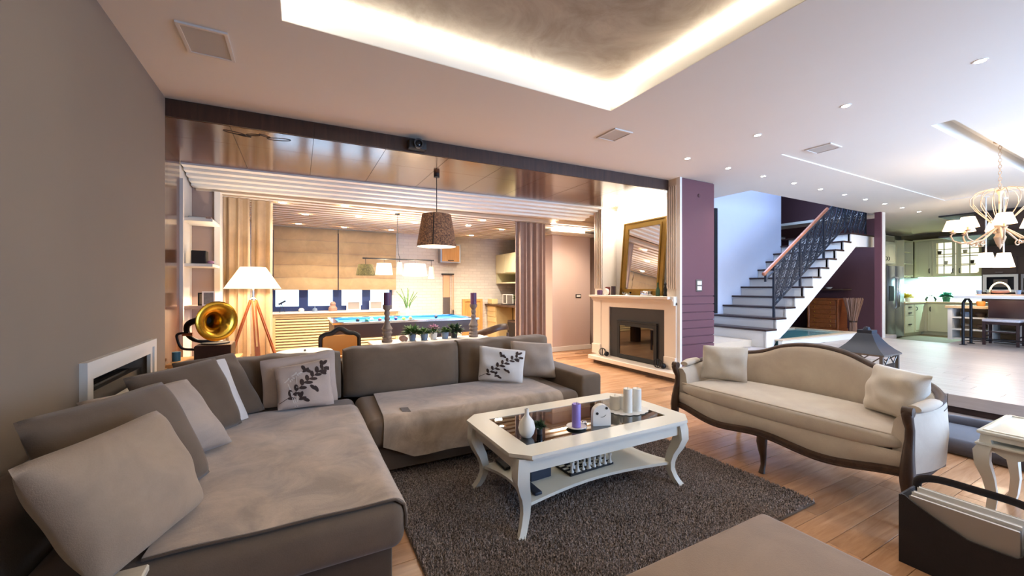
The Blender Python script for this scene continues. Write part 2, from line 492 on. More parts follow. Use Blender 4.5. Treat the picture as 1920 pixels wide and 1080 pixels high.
for q in ((TX0+0.003, TX0+0.014, TY0+0.003, TY1-0.003), (TX1-0.014, TX1-0.003, TY0+0.003, TY1-0.003), (TX0+0.014, TX1-0.014, TY1-0.014, TY1-0.003), (TX0+0.014, TX1-0.014, TY0+0.003, TY0+0.014)):
    O('light_bar', B().box(*q, 2.936, 2.956), 'led', led, 0)

# ---- walls of the living room
HY0, HY1, HZ0, HZ1 = 2.83, 3.735, 0.60, 0.845
b = B().box(-1.3, -0.945, -2.7, HY0, 0, 2.8).box(-1.3, -0.945, HY1, 4.137, 0, 2.8).box(-1.3, -0.945, HY0, HY1, 0, HZ0).box(-1.3, -0.945, HY0, HY1, HZ1, 2.8).box(-1.3, -1.16, HY0, HY1, HZ0, HZ1)
struct('wall_left', b, 'wall_taupe', smooth=0)
vent = T('niche_insert', 'white framed long slot niche with dark inside in the taupe wall', 'niche', (-0.945, 3.27, 0.6))
O('outer_frame', B().frame(2.715, 3.80, 0.55, 0.90, 0.05, -0.945, -0.915, 'yz'), 'white_paint', vent, 0)
O('inner_frame', B().frame(2.765, 3.75, 0.60, 0.85, 0.045, -0.945, -0.925, 'yz'), 'white_paint', vent, 0)
O('dark_back', B().box(-1.15, -1.13, HY0+0.005, HY1-0.005, HZ0+0.005, HZ1-0.005), 'navy', vent, 0)
O('burner_tray', B().box(-1.1, -0.98, HY0+0.02, HY1-0.02, HZ0+0.02, HZ0+0.11), 'pewter', vent, 0)
O('burner_slot', B().box(-1.06, -1.02, HY0+0.1, HY1-0.1, HZ0+0.11, HZ0+0.122), 'matte_black', vent, 0)

# rear and far walls (behind the camera and at the sides), with an assumed wide window that lights the room
b = B()
for (x0, x1, z0, z1) in rects_minus(-1.3, 16.4, 0, 2.8, [(3.8, 8.8, 0.35, 2.5)]): b.box(x0, x1, -2.7, -2.55, z0, z1)
struct('wall_rear', b, 'wall_taupe', smooth=0)
w1 = struct('window_1', B().frame(3.8, 8.8, 0.35, 2.5, 0.07, -2.68, -2.57).box(5.43, 5.5, -2.66, -2.59, 0.42, 2.43).box(7.1, 7.17, -2.66, -2.59, 0.42, 2.43), 'iron_blue', smooth=0)
struct('window_pane', B().box(3.87, 8.73, -2.63, -2.62, 0.42, 2.43), 'clear_glass', w1, 0)
struct('wall_right', B().box(16.25, 16.4, -2.7, 6.0, 0, 2.8), 'olive_wall', smooth=0)

# ---- dark wood portal between the living room and the pool room
def py(x, front): return lerp(4.145, 3.926, (x+1.16)/5.78) if front else lerp(5.57, 5.30, (x+1.16)/5.78)
beam = struct('trim_portal_beam', B().prism([(-1.16, py(-1.16, 1)+0.02), (4.62, py(4.62, 1)+0.02), (4.62, py(4.62, 0)), (-1.16, py(-1.16, 0))], 2.665, 2.799), 'beam_wood', smooth=0)
XS = [-1.16 + 0.6422*i for i in range(10)]
for a, c in zip(XS, XS[1:]):
    a += 0.002; c -= 0.002
    ya, yc = lerp(py(a, 1), py(a, 0), 0.36), lerp(py(c, 1), py(c, 0), 0.36)
    struct('soffit_panel', B().prism([(a, ya+0.002), (c, yc+0.002), (c, py(c, 0)), (a, py(a, 0))], 2.652, 2.664), 'beam_gloss', beam, 0)
    struct('soffit_panel', B().prism([(a, py(a, 1)+0.02), (c, py(c, 1)+0.02), (c, yc-0.002), (a, ya-0.002)], 2.652, 2.664), 'beam_gloss', beam, 0)
    struct('fascia_panel', B().prism([(a-0.0015, py(a, 1)), (c+0.0015, py(c, 1)), (c+0.0015, py(c, 1)+0.019), (a-0.0015, py(a, 1)+0.019)], 2.655, 2.798), 'beam_wood', beam, 0)
for cx, cy, rr, an in ((-0.50, 4.29, 0.085, 0.3), (-0.36, 4.27, 0.06, -0.4), (-0.16, 4.29, 0.10, -0.3), (-0.27, 4.25, 0.05, 0.6), (-0.43, 4.33, 0.05, 0.2)):
    pts = [(cx + rr*math.cos(t)*math.cos(an) - 0.3*rr*math.sin(t)*math.sin(an), cy + rr*math.cos(t)*math.sin(an) + 0.3*rr*math.sin(t)*math.cos(an), 2.6515) for t in [2*PI*k/22 for k in range(22)]]
    struct('carved_scroll', B().tube(pts, 0.0025, 4, closed=True), 'matte_black', beam)
jamb = struct('trim_portal_jamb', B().box(-1.3, -1.16, 4.137, 5.57, 0, 2.65), 'beam_wood', smooth=0)
for k in range(3):
    struct('jamb_panel', B().box(-1.16, -1.148, 4.14+k*0.476, 4.612+k*0.476, 0.0, 2.65), 'beam_gloss', jamb, 0)

# ---- pool room shell
struct('wall_pool_left', B().box(-1.3, -1.16, 5.571, 6.2, 0, 2.8), 'white_paint', smooth=0)
struct('wall_pool_niche', B().box(-1.3, -0.93, 6.2, 6.35, 0, 2.8), 'wall_mauve', smooth=0)
struct('trim_pool_niche', B().box(-0.93, -0.87, 6.16, 6.35, 0, 2.48).box(-1.16, -1.12, 5.575, 5.62, 0, 2.48), 'white_paint', smooth=0)
struct('wall_pool_side', B().box(-1.1, -0.93, 6.35, 9.2, 0, 2.8), 'wall_mauve', smooth=0)
b = B()
for (x0, x1, z0, z1) in rects_minus(-1.1, 5.9, 0, 2.8, [(-0.45, 1.84, 0.80, 2.42)]): b.box(x0, x1, 9.1, 9.3, z0, z1)
struct('wall_pool_back', b, 'brick_white', smooth=0)
struct('wall_pool_right', B().box(5.75, 5.9, 5.6, 9.1, 0, 2.8), 'wall_mauve', smooth=0)
w2 = struct('window_2', B().frame(-0.45, 1.84, 0.80, 2.42, 0.05, 9.13, 9.2), 'window_blue', smooth=0)
for x in (0.09, 0.72, 1.30): struct('mullion', B().box(x-0.085, x+0.085, 9.135, 9.195, 0.85, 2.37), 'window_blue', w2, 0)
struct('window_rail', B().box(-0.4, 1.79, 9.14, 9.19, 0.85, 0.90), 'window_blue', w2, 0)
for x0, x1 in ((-0.40, 0.005), (0.175, 0.635), (0.805, 1.215), (1.385, 1.79)): struct('pane', B().box(x0, x1, 9.162, 9.168, 0.90, 2.37), 'clear_glass', w2, 0)
struct('window_sill', B().box(-0.45, 1.95, 8.80, 9.12, 0.762, 0.798, 0.006, 1), 'white_paint', w2)
# slatted white ceiling, boards along the room
pc = struct('ceiling_pool', B().box(-1.16, 5.75, 6.10, 9.1, 2.535, 2.55).box(-1.16, 5.75, 5.30, 6.2, 2.67, 2.69).box(-1.16, 5.75, 6.10, 6.11, 2.54, 2.68), 'board_shade_tan', smooth=0)
yy = 6.18; k = 0
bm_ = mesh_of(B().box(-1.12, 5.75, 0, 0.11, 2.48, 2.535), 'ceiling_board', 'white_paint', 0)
bm_.materials.append(M['board_shade_tan'])
for p in bm_.polygons: p.material_index = 1 if abs(p.normal.y) > 0.5 else 0  # upright sides take the painted shade tan, undersides stay white
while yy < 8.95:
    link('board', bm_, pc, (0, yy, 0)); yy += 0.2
def stepcorn(z0, z1, yo): return B().prism([(-1.14, py(-1.14, 0)+yo), (4.62, py(4.62, 0)+yo), (4.62, py(4.62, 0)+yo+0.118), (-1.14, py(-1.14, 0)+yo+0.118)], z0, z1)
for z0, z1, yo in ((2.632, 2.665, 0.002), (2.60, 2.64, 0.122), (2.568, 2.608, 0.242), (2.536, 2.576, 0.362), (2.505, 2.544, 0.482)): struct('cornice_step', stepcorn(z0, z1, yo), 'white_paint', pc, 0)
# mauve pier with a lit ledge
struct('wall_pier', B().box(4.45, 5.40, 6.60, 7.0, 0, 2.33), 'wall_pier', smooth=0)
struct('trim_pier_ledge', B().box(4.38, 5.47, 6.53, 7.05, 2.33, 2.36).box(4.36, 5.49, 6.50, 7.07, 2.36, 2.39), 'trim_cream', smooth=0)
struct('wall_pier_top', B().box(4.50, 5.36, 6.72, 6.95, 2.39, 2.48), 'white_paint', smooth=0)
struct('baseboard_pier', B().box(4.435, 5.415, 6.585, 6.6, 0, 0.09), 'white_paint', smooth=0)
light('pier_ledge_glow', 'AREA', (4.9, 6.62, 2.40), 5, NEUT, (PI, 0, 0), 0.85, 0.08)

# ---- purple column and stair shell
col = struct('wall_purple', B().box(4.985, 5.36, 3.755, 5.75, 0, 2.8).box(4.665, 4.985, 3.755, 3.80, 0, 2.8), 'purple', smooth=0)
zz = [0.475 + 0.113*i for i in range(7)]
for z0, z1 in [(0.0, 0.475)] + list(zip(zz, zz[1:])) + [(1.153, 2.795)]:
    struct('panel', B().box(4.665, 5.362, 3.738, 3.755, z0+0.006, z1-0.006, 0.003, 1), 'purple', col, 0)
struct('trim_column_edge', B().box(4.625, 4.664, 3.735, 3.80, 0, 2.8), 'white_paint', smooth=0)
struct('wall_stair', B().box(5.36, 9.35, 4.92, 5.05, 0, 5.2), 'stair_wall', smooth=0)
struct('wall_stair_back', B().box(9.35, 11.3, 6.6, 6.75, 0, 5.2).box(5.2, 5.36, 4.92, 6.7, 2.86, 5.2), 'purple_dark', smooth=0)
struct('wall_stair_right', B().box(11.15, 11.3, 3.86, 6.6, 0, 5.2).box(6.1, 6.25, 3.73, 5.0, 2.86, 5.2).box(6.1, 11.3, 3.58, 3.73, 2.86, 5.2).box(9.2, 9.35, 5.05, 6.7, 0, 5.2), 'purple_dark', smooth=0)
struct('ceiling_stairwell', B().box(5.2, 11.3, 3.58, 6.75, 5.2, 5.3), 'ceiling_white', smooth=0)
struct('trim_stair_post', B().box(10.30, 10.36, 3.545, 3.645, 0.0, 2.8), 'purple', smooth=0)
struct('trim_stair_post_edge', B().box(10.361, 10.50, 3.545, 3.60, 0.0, 2.8), 'white_paint', smooth=0)
struct('trim_stair_strip', B().box(7.02, 7.09, 4.87, 4.919, 0.78, 2.8), 'matte_black', smooth=0)
light('assumed_upstairs_daylight', 'AREA', (7.9, 4.4, 4.9), 75, COOL, (0, 0, 0), 2.6, 1.0)  # added area lamp standing in for assumed upstairs daylight; no window up there

# ---- kitchen shell
struct('wall_kitchen_back', B().box(15.75, 15.9, -0.5, 5.1, 0, 2.8), 'olive_wall', smooth=0)
struct('wall_kitchen_side', B().box(11.3, 15.75, 4.95, 5.1, 0, 2.8), 'olive_wall', smooth=0)
struct('trim_backsplash', B().box(15.735, 15.75, 2.4, 4.95, 0.9, 1.56), 'backsplash', smooth=0)
struct('trim_backsplash_side', B().box(13.9, 15.735, 4.935, 4.95, 0.9, 1.56), 'backsplash', smooth=0)

# ================================================================ CEILING FITTINGS
def downlight(loc, label, group, r=0.029, ring='white_paint'):
    t = T('downlight', label, 'downlight', loc, 0, group)
    O('ring', B().lathe([(r*1.3, 0), (r*1.25, -0.004), (r, -0.004), (r*0.95, 0.0)], (0, 0, 0), 18, cap=False), ring, t, world=False)
    O('lamp', B().cyl((0, 0, -0.003), r*0.95, 0.002, 16), 'downlight_glow', t, world=False)
    return t
rowx = [4.05, 4.83, 5.60, 6.37, 7.12, 7.88, 8.62, 9.38, 10.14, 10.95]
ordn = ['second', 'third', 'fourth', 'fifth', 'sixth', 'seventh', 'eighth', 'ninth', 'tenth', 'eleventh', 'twelfth']
first = downlight((4.047, 3.165, 2.8), 'recessed downlight nearest the fireplace pilaster, at the bend of the row', 'recessed ceiling downlights')
for i, x in enumerate(rowx[1:]):
    copy_thing(first, (x, 3.175, 2.8), '%s recessed downlight counted from the pilaster along the row over the stairs' % ordn[i])
for x, y, lab in ((4.047, 2.35, 'recessed downlight next to the bend, on the row towards the window'), (4.047, 1.62, 'middle recessed downlight on the row beside the ceiling tray'), (4.047, 0.873, 'largest recessed downlight at the upper right of the ceiling'), (10.6, 2.0, 'lone recessed downlight behind the chandelier cage')):
    copy_thing(first, (x, y, 2.8), lab)
for x, y in ((4.047, 2.35), (4.047, 0.873), (4.047, 3.165), (5.6, 3.17), (6.9, 3.17), (7.9, 3.17), (9.4, 3.17), (10.6, 2.0)):
    light('downlight_beam', 'SPOT', (x, y, 2.78), 14, NEUT, (0, 0, 0), spot=140, blend=0.8, radius=0.05)
# square ceiling speakers
def speaker(loc, w, l, label):
    t = T('ceiling_speaker', label, 'speaker', loc, 0, 'square ceiling speakers')
    O('frame', B().frame(-w/2, w/2, -l/2, l/2, 0.018, -0.012, 0, 'xy'), 'speaker_white', t, 0, world=False)
    O('grille', B().box(-w/2+0.018, w/2-0.018, -l/2+0.018, l/2-0.018, -0.007, 0), 'grille', t, 0, world=False)
speaker((-0.50, 3.08, 2.8), 0.25, 0.34, 'square white ceiling speaker beside the taupe wall')
speaker((2.78, 3.02, 2.8), 0.23, 0.27, 'square white ceiling speaker by the corner of the glowing tray')
speaker((5.10, 2.25, 2.8135), 0.25, 0.25, 'flat ceiling speaker near the shallow ceiling recess')
# projector lens on the beam
pj_ = T('beam_camera', 'small black round-lens camera mounted on the dark wood beam', 'camera', (1.06, 4.02, 2.72))
O('body', B().box(-0.09, 0.09, -0.045, 0.045, -0.05, 0.045, 0.012, 2), 'matte_black', pj_, world=False)
O('lens_ring', B().lathe([(0.048, 0), (0.048, -0.03), (0.036, -0.03), (0.03, -0.01)], (0, -0.045, -0.002), 20, 'y', cap=False), 'slate', pj_, world=False)
O('lens', B().sphere((0, -0.05, -0.002), 0.033, (1, 0.5, 1)), 'screen_dark', pj_, world=False)
# pool room ceiling downlights
pts = [(-0.2, 6.5), (0.6, 6.3), (1.35, 6.5), (2.1, 6.3), (2.9, 6.5), (0.1, 7.35), (0.9, 7.2), (1.9, 7.35), (2.9, 7.2), (3.7, 7.35), (0.0, 8.5), (0.8, 8.55), (1.7, 8.5), (2.6, 8.55), (3.5, 8.5), (4.2, 6.2)]
rows = {0: 'nearest row', 1: 'middle row', 2: 'row beside the window wall'}
pl = None
for i, (x, y) in enumerate(pts):
    rk = 0 if i < 5 else 1 if i < 10 else 2; nth = ['first', 'second', 'third', 'fourth', 'fifth'][i % 5]
    lab = 'recessed lamp in slatted ceiling, %s from left in the %s' % (nth, rows[rk]) if i < 15 else 'recessed lamp in slatted ceiling in front of the mauve pier'
    if pl is None: pl = downlight((x, y, 2.48), lab, 'recessed lamps of the slatted ceiling', 0.05)
    else: copy_thing(pl, (x, y, 2.48), lab)
for x, y, e in ((0.2, 6.4, 75), (1.6, 6.4, 75), (3.0, 6.4, 75), (0.4, 7.7, 80), (2.2, 7.7, 90), (3.8, 7.7, 80), (4.6, 5.75, 60)):
    light('pool_room_beam', 'SPOT', (x, y, 2.46), e, WARM, (0, 0, 0), spot=150, blend=0.9, radius=0.08)
light('niche_glow', 'AREA', (4.80, 4.64, 2.63), 8, (1.0, 0.97, 0.92), (0, 0, 0), 0.2, 1.3)

# ---- LED glow above the mantel niche
nl = tag(O('niche_light_bar', B().box(4.66, 4.69, 3.97, 5.30, 2.648, 2.662), 'led', None, 0), 'white light bar above the mirror niche', 'light strip')

# ================================================================ LIVING ROOM
# ---- sectional sofa
sofa = T('sectional_sofa', 'large taupe fabric corner sofa along the wall and the portal', 'sofa', (0.6, 3.0, 0))
O('base', B().box(-0.93, 0.335, 1.64, 3.78, 0.07, 0.25, 0.015), 'sofa_dark', sofa)
O('base', B().box(0.337, 2.25, 2.68, 3.78, 0.07, 0.25, 0.015), 'sofa_fabric', sofa)
O('seat_cushion', B().box(-0.725, 0.375, 1.57, 3.30, 0.245, 0.43, 0.055, 5), 'sofa_fabric', sofa)
O('seat_cushion', B().box(0.38, 2.04, 2.61, 3.30, 0.245, 0.43, 0.055, 5), 'sofa_fabric', sofa)
O('backrest', B().box(-0.935, -0.728, 1.60, 3.575, 0.25, 0.62, 0.05, 4), 'sofa_dark', sofa)
O('backrest', B().box(-0.935, 2.25, 3.58, 3.78, 0.25, 0.66, 0.04, 4), 'sofa_fabric', sofa)
O('armrest', B().box(2.045, 2.255, 2.60, 3.575, 0.10, 0.55, 0.028, 3), 'sofa_fabric', sofa)
def cushion(x0, x1, z1, seed):
    rr = random.Random(seed); ph = [rr.random()*6 for _ in range(4)]
    def fn(u, v):
        x = lerp(x0, x1, u); a = 2*PI*v
        # rounded block profile in (y,z), superellipse
        cy, cz, hy, hz = 3.435, (0.40+z1)/2, 0.135, (z1-0.40)/2
        e = 0.42
        ey = math.copysign(abs(math.cos(a))**e, math.cos(a)); ez = math.copysign(abs(math.sin(a))**e, math.sin(a))
        k = (1-abs(2*u-1)**9)**0.5 if 0 < u < 1 else 0.0
        k = max(k, 0.55)
        puff = 1 + 0.06*math.sin(PI*u)
        yv = cy + hy*ey*k*puff; zv = cz + hz*ez*(0.93+0.07*k)
        zv += 0.006*math.sin(14*u+ph[0])*max(0, ez) + 0.004*math.sin(31*u+ph[1])*max(0, ez)
        yv += 0.008*math.sin(9*u+ph[2]+3*v*6)*max(0, -ey)
        yv += 0.10*(zv-0.43)      # lean back
        return (x, yv, zv)
    b = B(); b.surf(fn, 34, 40)
    bmesh.ops.remove_doubles(b.m, verts=b.m.verts[:], dist=1e-5)
    bmesh.ops.holes_fill(b.m, edges=[e for e in b.m.edges if e.is_boundary], sides=0)
    return b
for x0, x1, z1, sd in ((-0.62, 0.292, 0.765, 1), (0.315, 1.262, 0.785, 2), (1.278, 2.225, 0.788, 3)):
    O('back_cushion', cushion(x0, x1, z1, sd), 'sofa_fabric', sofa, 70)
for x, y in ((-0.88, 1.72), (0.26, 1.72), (2.17, 2.76), (2.17, 3.7), (-0.88, 3.7), (0.42, 2.76)):
    O('foot', B().cyl((x, y, 0), 0.022, 0.072, 10), 'matte_black', sofa)

# ---- blankets on the seats
def nz(x, y, s): return math.sin(x*7.1+s)*math.sin(y*5.3+1.7*s)*0.5 + math.sin(x*17+y*11+s*2)*0.3 + math.sin(x*3-y*23+s)*0.2
def blanket_a(u, v):
    y = lerp(1.60, 3.06+0.05*math.sin(5*u), v)
    s = lerp(-0.42, 0.47, u) + 0.012*math.sin(6*v)
    if s < 0.315: x, z = s, 0.4335
    else:
        a = min((s-0.315)/0.062, 1.5); x, z = 0.315+0.062*math.sin(a), 0.372+0.062*math.cos(a)
        if (s-0.315)/0.062 > 1.5: z -= (s-0.315-0.093)
    return (x, y, z + 0.006*(1+nz(s, y, 1)))
bl = O('throw_blanket', B().surf(blanket_a, 44, 60, 0.007), 'blanket', None, 60)
tag(bl, 'long beige suede throw spread over the chaise side of the sofa', 'blanket')
pts = [blanket_a(u/20, 0.0) for u in range(21)]
O('piping', B().tube([(p[0], p[1]-0.003, p[2]+0.001) for p in pts], 0.005, 6), 'sofa_dark', bl, label='dark edge piping')
def blanket_b(u, v):
    x = lerp(0.50, 1.86, u) - 0.05*(v-0.4)*(1-u)
    drop = 0.205 if u > 0.14 else lerp(0.11, 0.205, u/0.14)
    if u > 0.55: drop *= max(0.30, 1-(u-0.55)*2.2)
    L0 = 0.60; L1 = 0.095; tot = L0+L1+drop
    s = v*tot; y0 = 3.27
    if s < L0: y, z = y0-s, 0.4335 + 0.004*(1+nz(x, y0-s, 4))*min(1, s*6)
    elif s < L0+L1:
        a = (s-L0)/L1*PI/2; y, z = y0-L0-0.0605*math.sin(a), 0.373+0.0605*math.cos(a)
    else:
        y, z = y0-L0-0.0605, 0.373-(s-L0-L1)
        y -= 0.007*(1+math.sin(19*x))*min(1, (s-L0-L1)*8)
    if s >= L0: z += 0.003; y -= 0.003
    return (x, y, z)
bl2 = O('throw_blanket', B().surf(blanket_b, 56, 44, -0.007), 'blanket', None, 60)
tag(bl2, 'beige suede throw with dark square patch hanging over the sofa front', 'blanket')
def on_b(u, v, o=0.010):
    p = Vector(blanket_b(u, v)); e = 0.004
    n_ = (Vector(blanket_b(u+e, v))-p).cross(Vector(blanket_b(u, v+e))-p).normalized()
    return p - n_*o
b = B(); q = [b.m.verts.new(on_b(*t)) for t in ((0.09, 0.565), (0.128, 0.565), (0.128, 0.675), (0.09, 0.675))]
q2 = [b.m.verts.new(on_b(*t, 0.0075)) for t in ((0.09, 0.565), (0.128, 0.565), (0.128, 0.675), (0.09, 0.675))]
b.m.faces.new(q); b.m.faces.new(list(reversed(q2)))
for i in range(4): b.m.faces.new((q[i], q2[i], q2[(i+1) % 4], q[(i+1) % 4]))
O('patch', b, 'sofa_dark', bl2, 0, 'dark square leather patch')

# ---- loose pillows
def pillow(name, label, cs, t, mat, seed=0, group='loose pillows on the corner sofa', pinch=0.05, crease=1.0):
    BL, BR, TR, TL = [Vector(c) for c in cs]
    nn = (BR-BL).cross(TL-BL).normalized()
    rr = random.Random(seed); ph = [rr.random()*6.28 for _ in range(6)]
    def pos(u, v, side):
        x, y = 2*u-1, 2*v-1
        xx = x*(1-pinch*(1-y*y))*math.sqrt(1-0.07*y**6); yy = y*(1-pinch*(1-x*x))*math.sqrt(1-0.07*x**6)
        uu, vv = (xx+1)/2, (yy+1)/2
        p = (BL*(1-uu)+BR*uu)*(1-vv) + (TL*(1-uu)+TR*uu)*vv
        h = max(0.0, (1-x*x)*(1-y*y))
        w = t/2*(h**0.45)
        w += crease*0.010*h**0.5*(math.sin(5*u+9*v+ph[0])*math.sin(7*u-4*v+ph[1]) + 0.6*math.sin(13*v+3*u+ph[2]))
        return p + nn*side*w
    b = B(); N = 22
    f = [[b.m.verts.new(pos(i/N, j/N, 1)) for j in range(N+1)] for i in range(N+1)]
    k = [[f[i][j] if i in (0, N) or j in (0, N) else b.m.verts.new(pos(i/N, j/N, -1)) for j in range(N+1)] for i in range(N+1)]
    for i in range(N):
        for j in range(N):
            b.m.faces.new((f[i][j], f[i+1][j], f[i+1][j+1], f[i][j+1])); b.m.faces.new((k[i][j+1], k[i+1][j+1], k[i+1][j], k[i][j]))
    o = O(name, b, mat, None, 80); tag(o, label, 'pillow', group)
    return o, pos, nn
Z0 = 0.45
pillow('pillow', 'big beige pillow at the near end of the sofa, nearest the camera', ((-0.48, 1.47, Z0), (-0.319, 1.907, Z0), (-0.45, 1.876, 0.836), (-0.62, 1.404, 0.84)), 0.21, 'pillow_beige', 1)
pillow('pillow', 'dark brown pillow directly behind the big beige one', ((-0.56, 1.66, Z0), (-0.338, 2.19, Z0), (-0.53, 2.285, 0.864), (-0.74, 1.70, 0.884)), 0.20, 'pillow_brown', 2)
pillow('pillow', 'beige pillow wedged between two dark brown pillows on the chaise', ((-0.62, 2.26, Z0), (-0.30, 2.565, Z0), (-0.50, 2.583, 0.811), (-0.82, 2.30, 0.80)), 0.19, 'pillow_sand', 3)
pillow('pillow', 'wide dark brown pillow in front of the niche with white pillow behind it', ((-0.58, 2.52, Z0), (-0.292, 2.893, Z0), (-0.45, 3.04, 0.846), (-0.76, 2.589, 0.836)), 0.18, 'pillow_brown', 4)
pillow('pillow', 'white pillow of which only the edge shows behind a dark brown one', ((-0.56, 2.70, Z0), (-0.268, 2.985, Z0), (-0.413, 3.125, 0.825), (-0.73, 2.77, 0.82)), 0.06, 'pillow_white', 5)
pillow('pillow', 'dark brown pillow in the sofa corner, beside the leaf print pillow', ((-0.50, 2.92, Z0), (-0.188, 3.132, Z0), (-0.40, 3.40, 0.82), (-0.70, 3.16, 0.81)), 0.16, 'pillow_brown', 6)
pillow('pillow', 'pinkish pillow behind the leaf print pillow in the sofa corner', ((-0.215, 3.17, Z0), (0.26, 3.15, Z0), (0.245, 3.28, 0.81), (-0.245, 3.28, 0.765)), 0.08, 'pillow_print', 7)
pB, posB, nB = pillow('pillow', 'pinkish beige pillow with dark leaf branch print in the sofa corner', ((-0.125, 3.05, 0.455), (0.226, 3.05, 0.452), (0.20, 3.175, 0.768), (-0.149, 3.175, 0.722)), 0.10, 'pillow_print', 8)
pW, posW, nW = pillow('pillow', 'white pillow with dark leaf branch print on the right of the sofa', ((1.393, 3.24, Z0), (1.697, 2.965, Z0), (1.775, 3.045, 0.718), (1.41, 3.25, 0.765)), 0.10, 'pillow_white', 9)
pillow('pillow', 'plain beige pillow beside the right sofa arm', ((1.74, 3.25, Z0), (2.06, 2.97, Z0), (2.048, 3.05, 0.765), (1.735, 3.28, 0.785)), 0.13, 'pillow_sand', 10)
def leafprint(pillow_o, pos, nn, mat, stem, leaves, seed, name='leaf_print'):
    b = B(); off = 0.0022
    def sp(u, v): return pos(min(0.98, max(0.02, u)), min(0.98, max(0.02, v)), 1) + nn*off
    for (a, c) in zip(stem, stem[1:]):
        n_ = 5
        for i in range(n_):
            p, q = [tuple(lerp(a[k], c[k], (i+d)/n_) for k in (0, 1)) for d in (0, 1)]
            d = Vector((q[0]-p[0], q[1]-p[1])).normalized()*0.006; w = (-d.y, d.x)
            vs = [b.m.verts.new(sp(*t)) for t in ((p[0]+w[0], p[1]+w[1]), (p[0]-w[0], p[1]-w[1]), (q[0]-w[0], q[1]-w[1]), (q[0]+w[0], q[1]+w[1]))]
            b.m.faces.new(vs)
    for (u, v, an, ln) in leaves:
        pts = []
        for k in range(10):
            t = 2*PI*k/10; x = ln*math.cos(t)*0.5; y_ = ln*0.25*math.sin(t)
            pts.append(b.m.verts.new(sp(u + x*math.cos(an)-y_*math.sin(an), v + x*math.sin(an)+y_*math.cos(an))))
        b.m.faces.new(pts)
    O(name, b, mat, pillow_o, 80)
stem = [(0.03, 0.13), (0.25, 0.26), (0.5, 0.5), (0.72, 0.68), (0.93, 0.80)]
lv = []
rr = random.Random(21)
for k in range(15):
    t = 0.18 + 0.055*k; i = min(3, int(t*4)); f = t*4-i
    u, v = lerp(stem[i][0], stem[i+1][0], f), lerp(stem[i][1], stem[i+1][1], f)
    sg = 1 if k % 2 else -1; an = 0.75 + sg*0.9
    lv.append((u + 0.06*math.cos(an), v + 0.07*math.sin(an), an, 0.135 + 0.04*rr.random()))
for u, v, an in ((0.5, 0.86, 1.9), (0.54, 0.80, 0.6), (0.58, 0.78, 2.4), (0.44, 0.18, 0.2), (0.5, 0.14, -0.6), (0.42, 0.26, 1.2), (0.64, 0.38, -0.9), (0.7, 0.34, -1.2), (0.86, 0.68, -0.6), (0.9, 0.9, 0.8), (0.84, 0.9, 1.6)): lv.append((u, v, an, 0.145))
leafprint(pB, posB, nB, 'leaf_print_dark', stem, lv, 1)
leafprint(pB, posB, nB, 'leaf_print_pale', [(0.3, 0.02), (0.2, 0.55), (0.34, 0.02), (0.36, 0.7)], [(0.16+0.03*k, 0.6+0.03*(k % 3), 0.5+0.4*k, 0.06) for k in range(6)]+[(0.3+0.03*k, 0.72+0.02*(k % 3), 0.3+0.5*k, 0.06) for k in range(6)], 2, 'pale_print')
leafprint(pW, posW, nW, 'leaf_print_dark', stem, [(u, v, a, l*0.8) for u, v, a, l in lv], 3)

# ---- rug
def rug_mat():
    m, n, l, b = new_mat('rug_pile')
    f = noise(n, l, coords(n, l), 110, 2, 0.6); g = noise(n, l, coords(n, l), 3.5, 4, 0.6, 0.5)
    c = mix_rgb(n, l, ramp(n, l, f, 0.42, 0.60), srgb((72, 60, 54)), srgb((208, 186, 172)))
    l.new(mix_rgb(n, l, ramp(n, l, g, 0.35, 0.7), c, mix_rgb(n, l, 0.35, c, srgb((186, 170, 160)))), b.inputs['Base Color'])
    b.inputs['Roughness'].default_value = 0.97; b.inputs['Sheen Weight'].default_value = 0.3; b.inputs['Specular IOR Level'].default_value = 0.1
    bump(n, l, b, f, 0.9, 0.012)
rug_mat()
rug = T('area_rug', 'rectangular mottled brown shag rug under the coffee table', 'rug', (1.58, 2.0, 0))
O('backing', B().box(0.49, 2.68, 1.22, 2.785, 0.0005, 0.012, 0.004, 1), 'sofa_dark', rug)
b = B()
r = random.Random(11)
def tuft(x, y):
    h = 0.016 + 0.008*r.random(); a = r.random()*6.28; w = 0.006
    dx, dy = (r.random()-0.5)*0.014, (r.random()-0.5)*0.014
    p = [b.m.verts.new((x+w*math.cos(a+k*2.094), y+w*math.sin(a+k*2.094), 0.0125)) for k in range(3)] + [b.m.verts.new((x+dx, y+dy, 0.0125+h))]
    for k in range(3): b.m.faces.new((p[k], p[(k+1) % 3], p[3]))
for i in range(60000):
    tuft(0.495+2.18*r.random(), 1.225+1.555*r.random())
pile = O('pile', b, 'rug_pile', rug, 0); pile['kind'] = 'stuff'

# ---- coffee table
ct = T('coffee_table', 'ivory coffee table with glass top, curved legs and lower shelf', 'coffee table', (1.565, 2.03, 0))
x0, x1, y0, y1, w, c = 0.92, 2.215, 1.665, 2.395, 0.13, 0.085
def ring(b, x0, x1, y0, y1, w, c, z0, z1):
    for p in ([(x0+c, y0), (x1-c, y0), (x1-w, y0+w), (x0+w, y0+w)], [(x1-c, y1), (x0+c, y1), (x0+w, y1-w), (x1-w, y1-w)],
              [(x0, y1-c), (x0, y0+c), (x0+w, y0+w), (x0+w, y1-w)], [(x1, y0+c), (x1, y1-c), (x1-w, y1-w), (x1-w, y0+w)],
              [(x0+c, y0), (x0+w, y0+w), (x0, y0+c)], [(x1-c, y0), (x1, y0+c), (x1-w, y0+w)], [(x0+c, y1), (x0, y1-c), (x0+w, y1-w)], [(x1-c, y1), (x1-w, y1-w), (x1, y1-c)]):
        b.prism(p, z0, z1)
    bmesh.ops.remove_doubles(b.m, verts=b.m.verts[:], dist=1e-5)
    return b
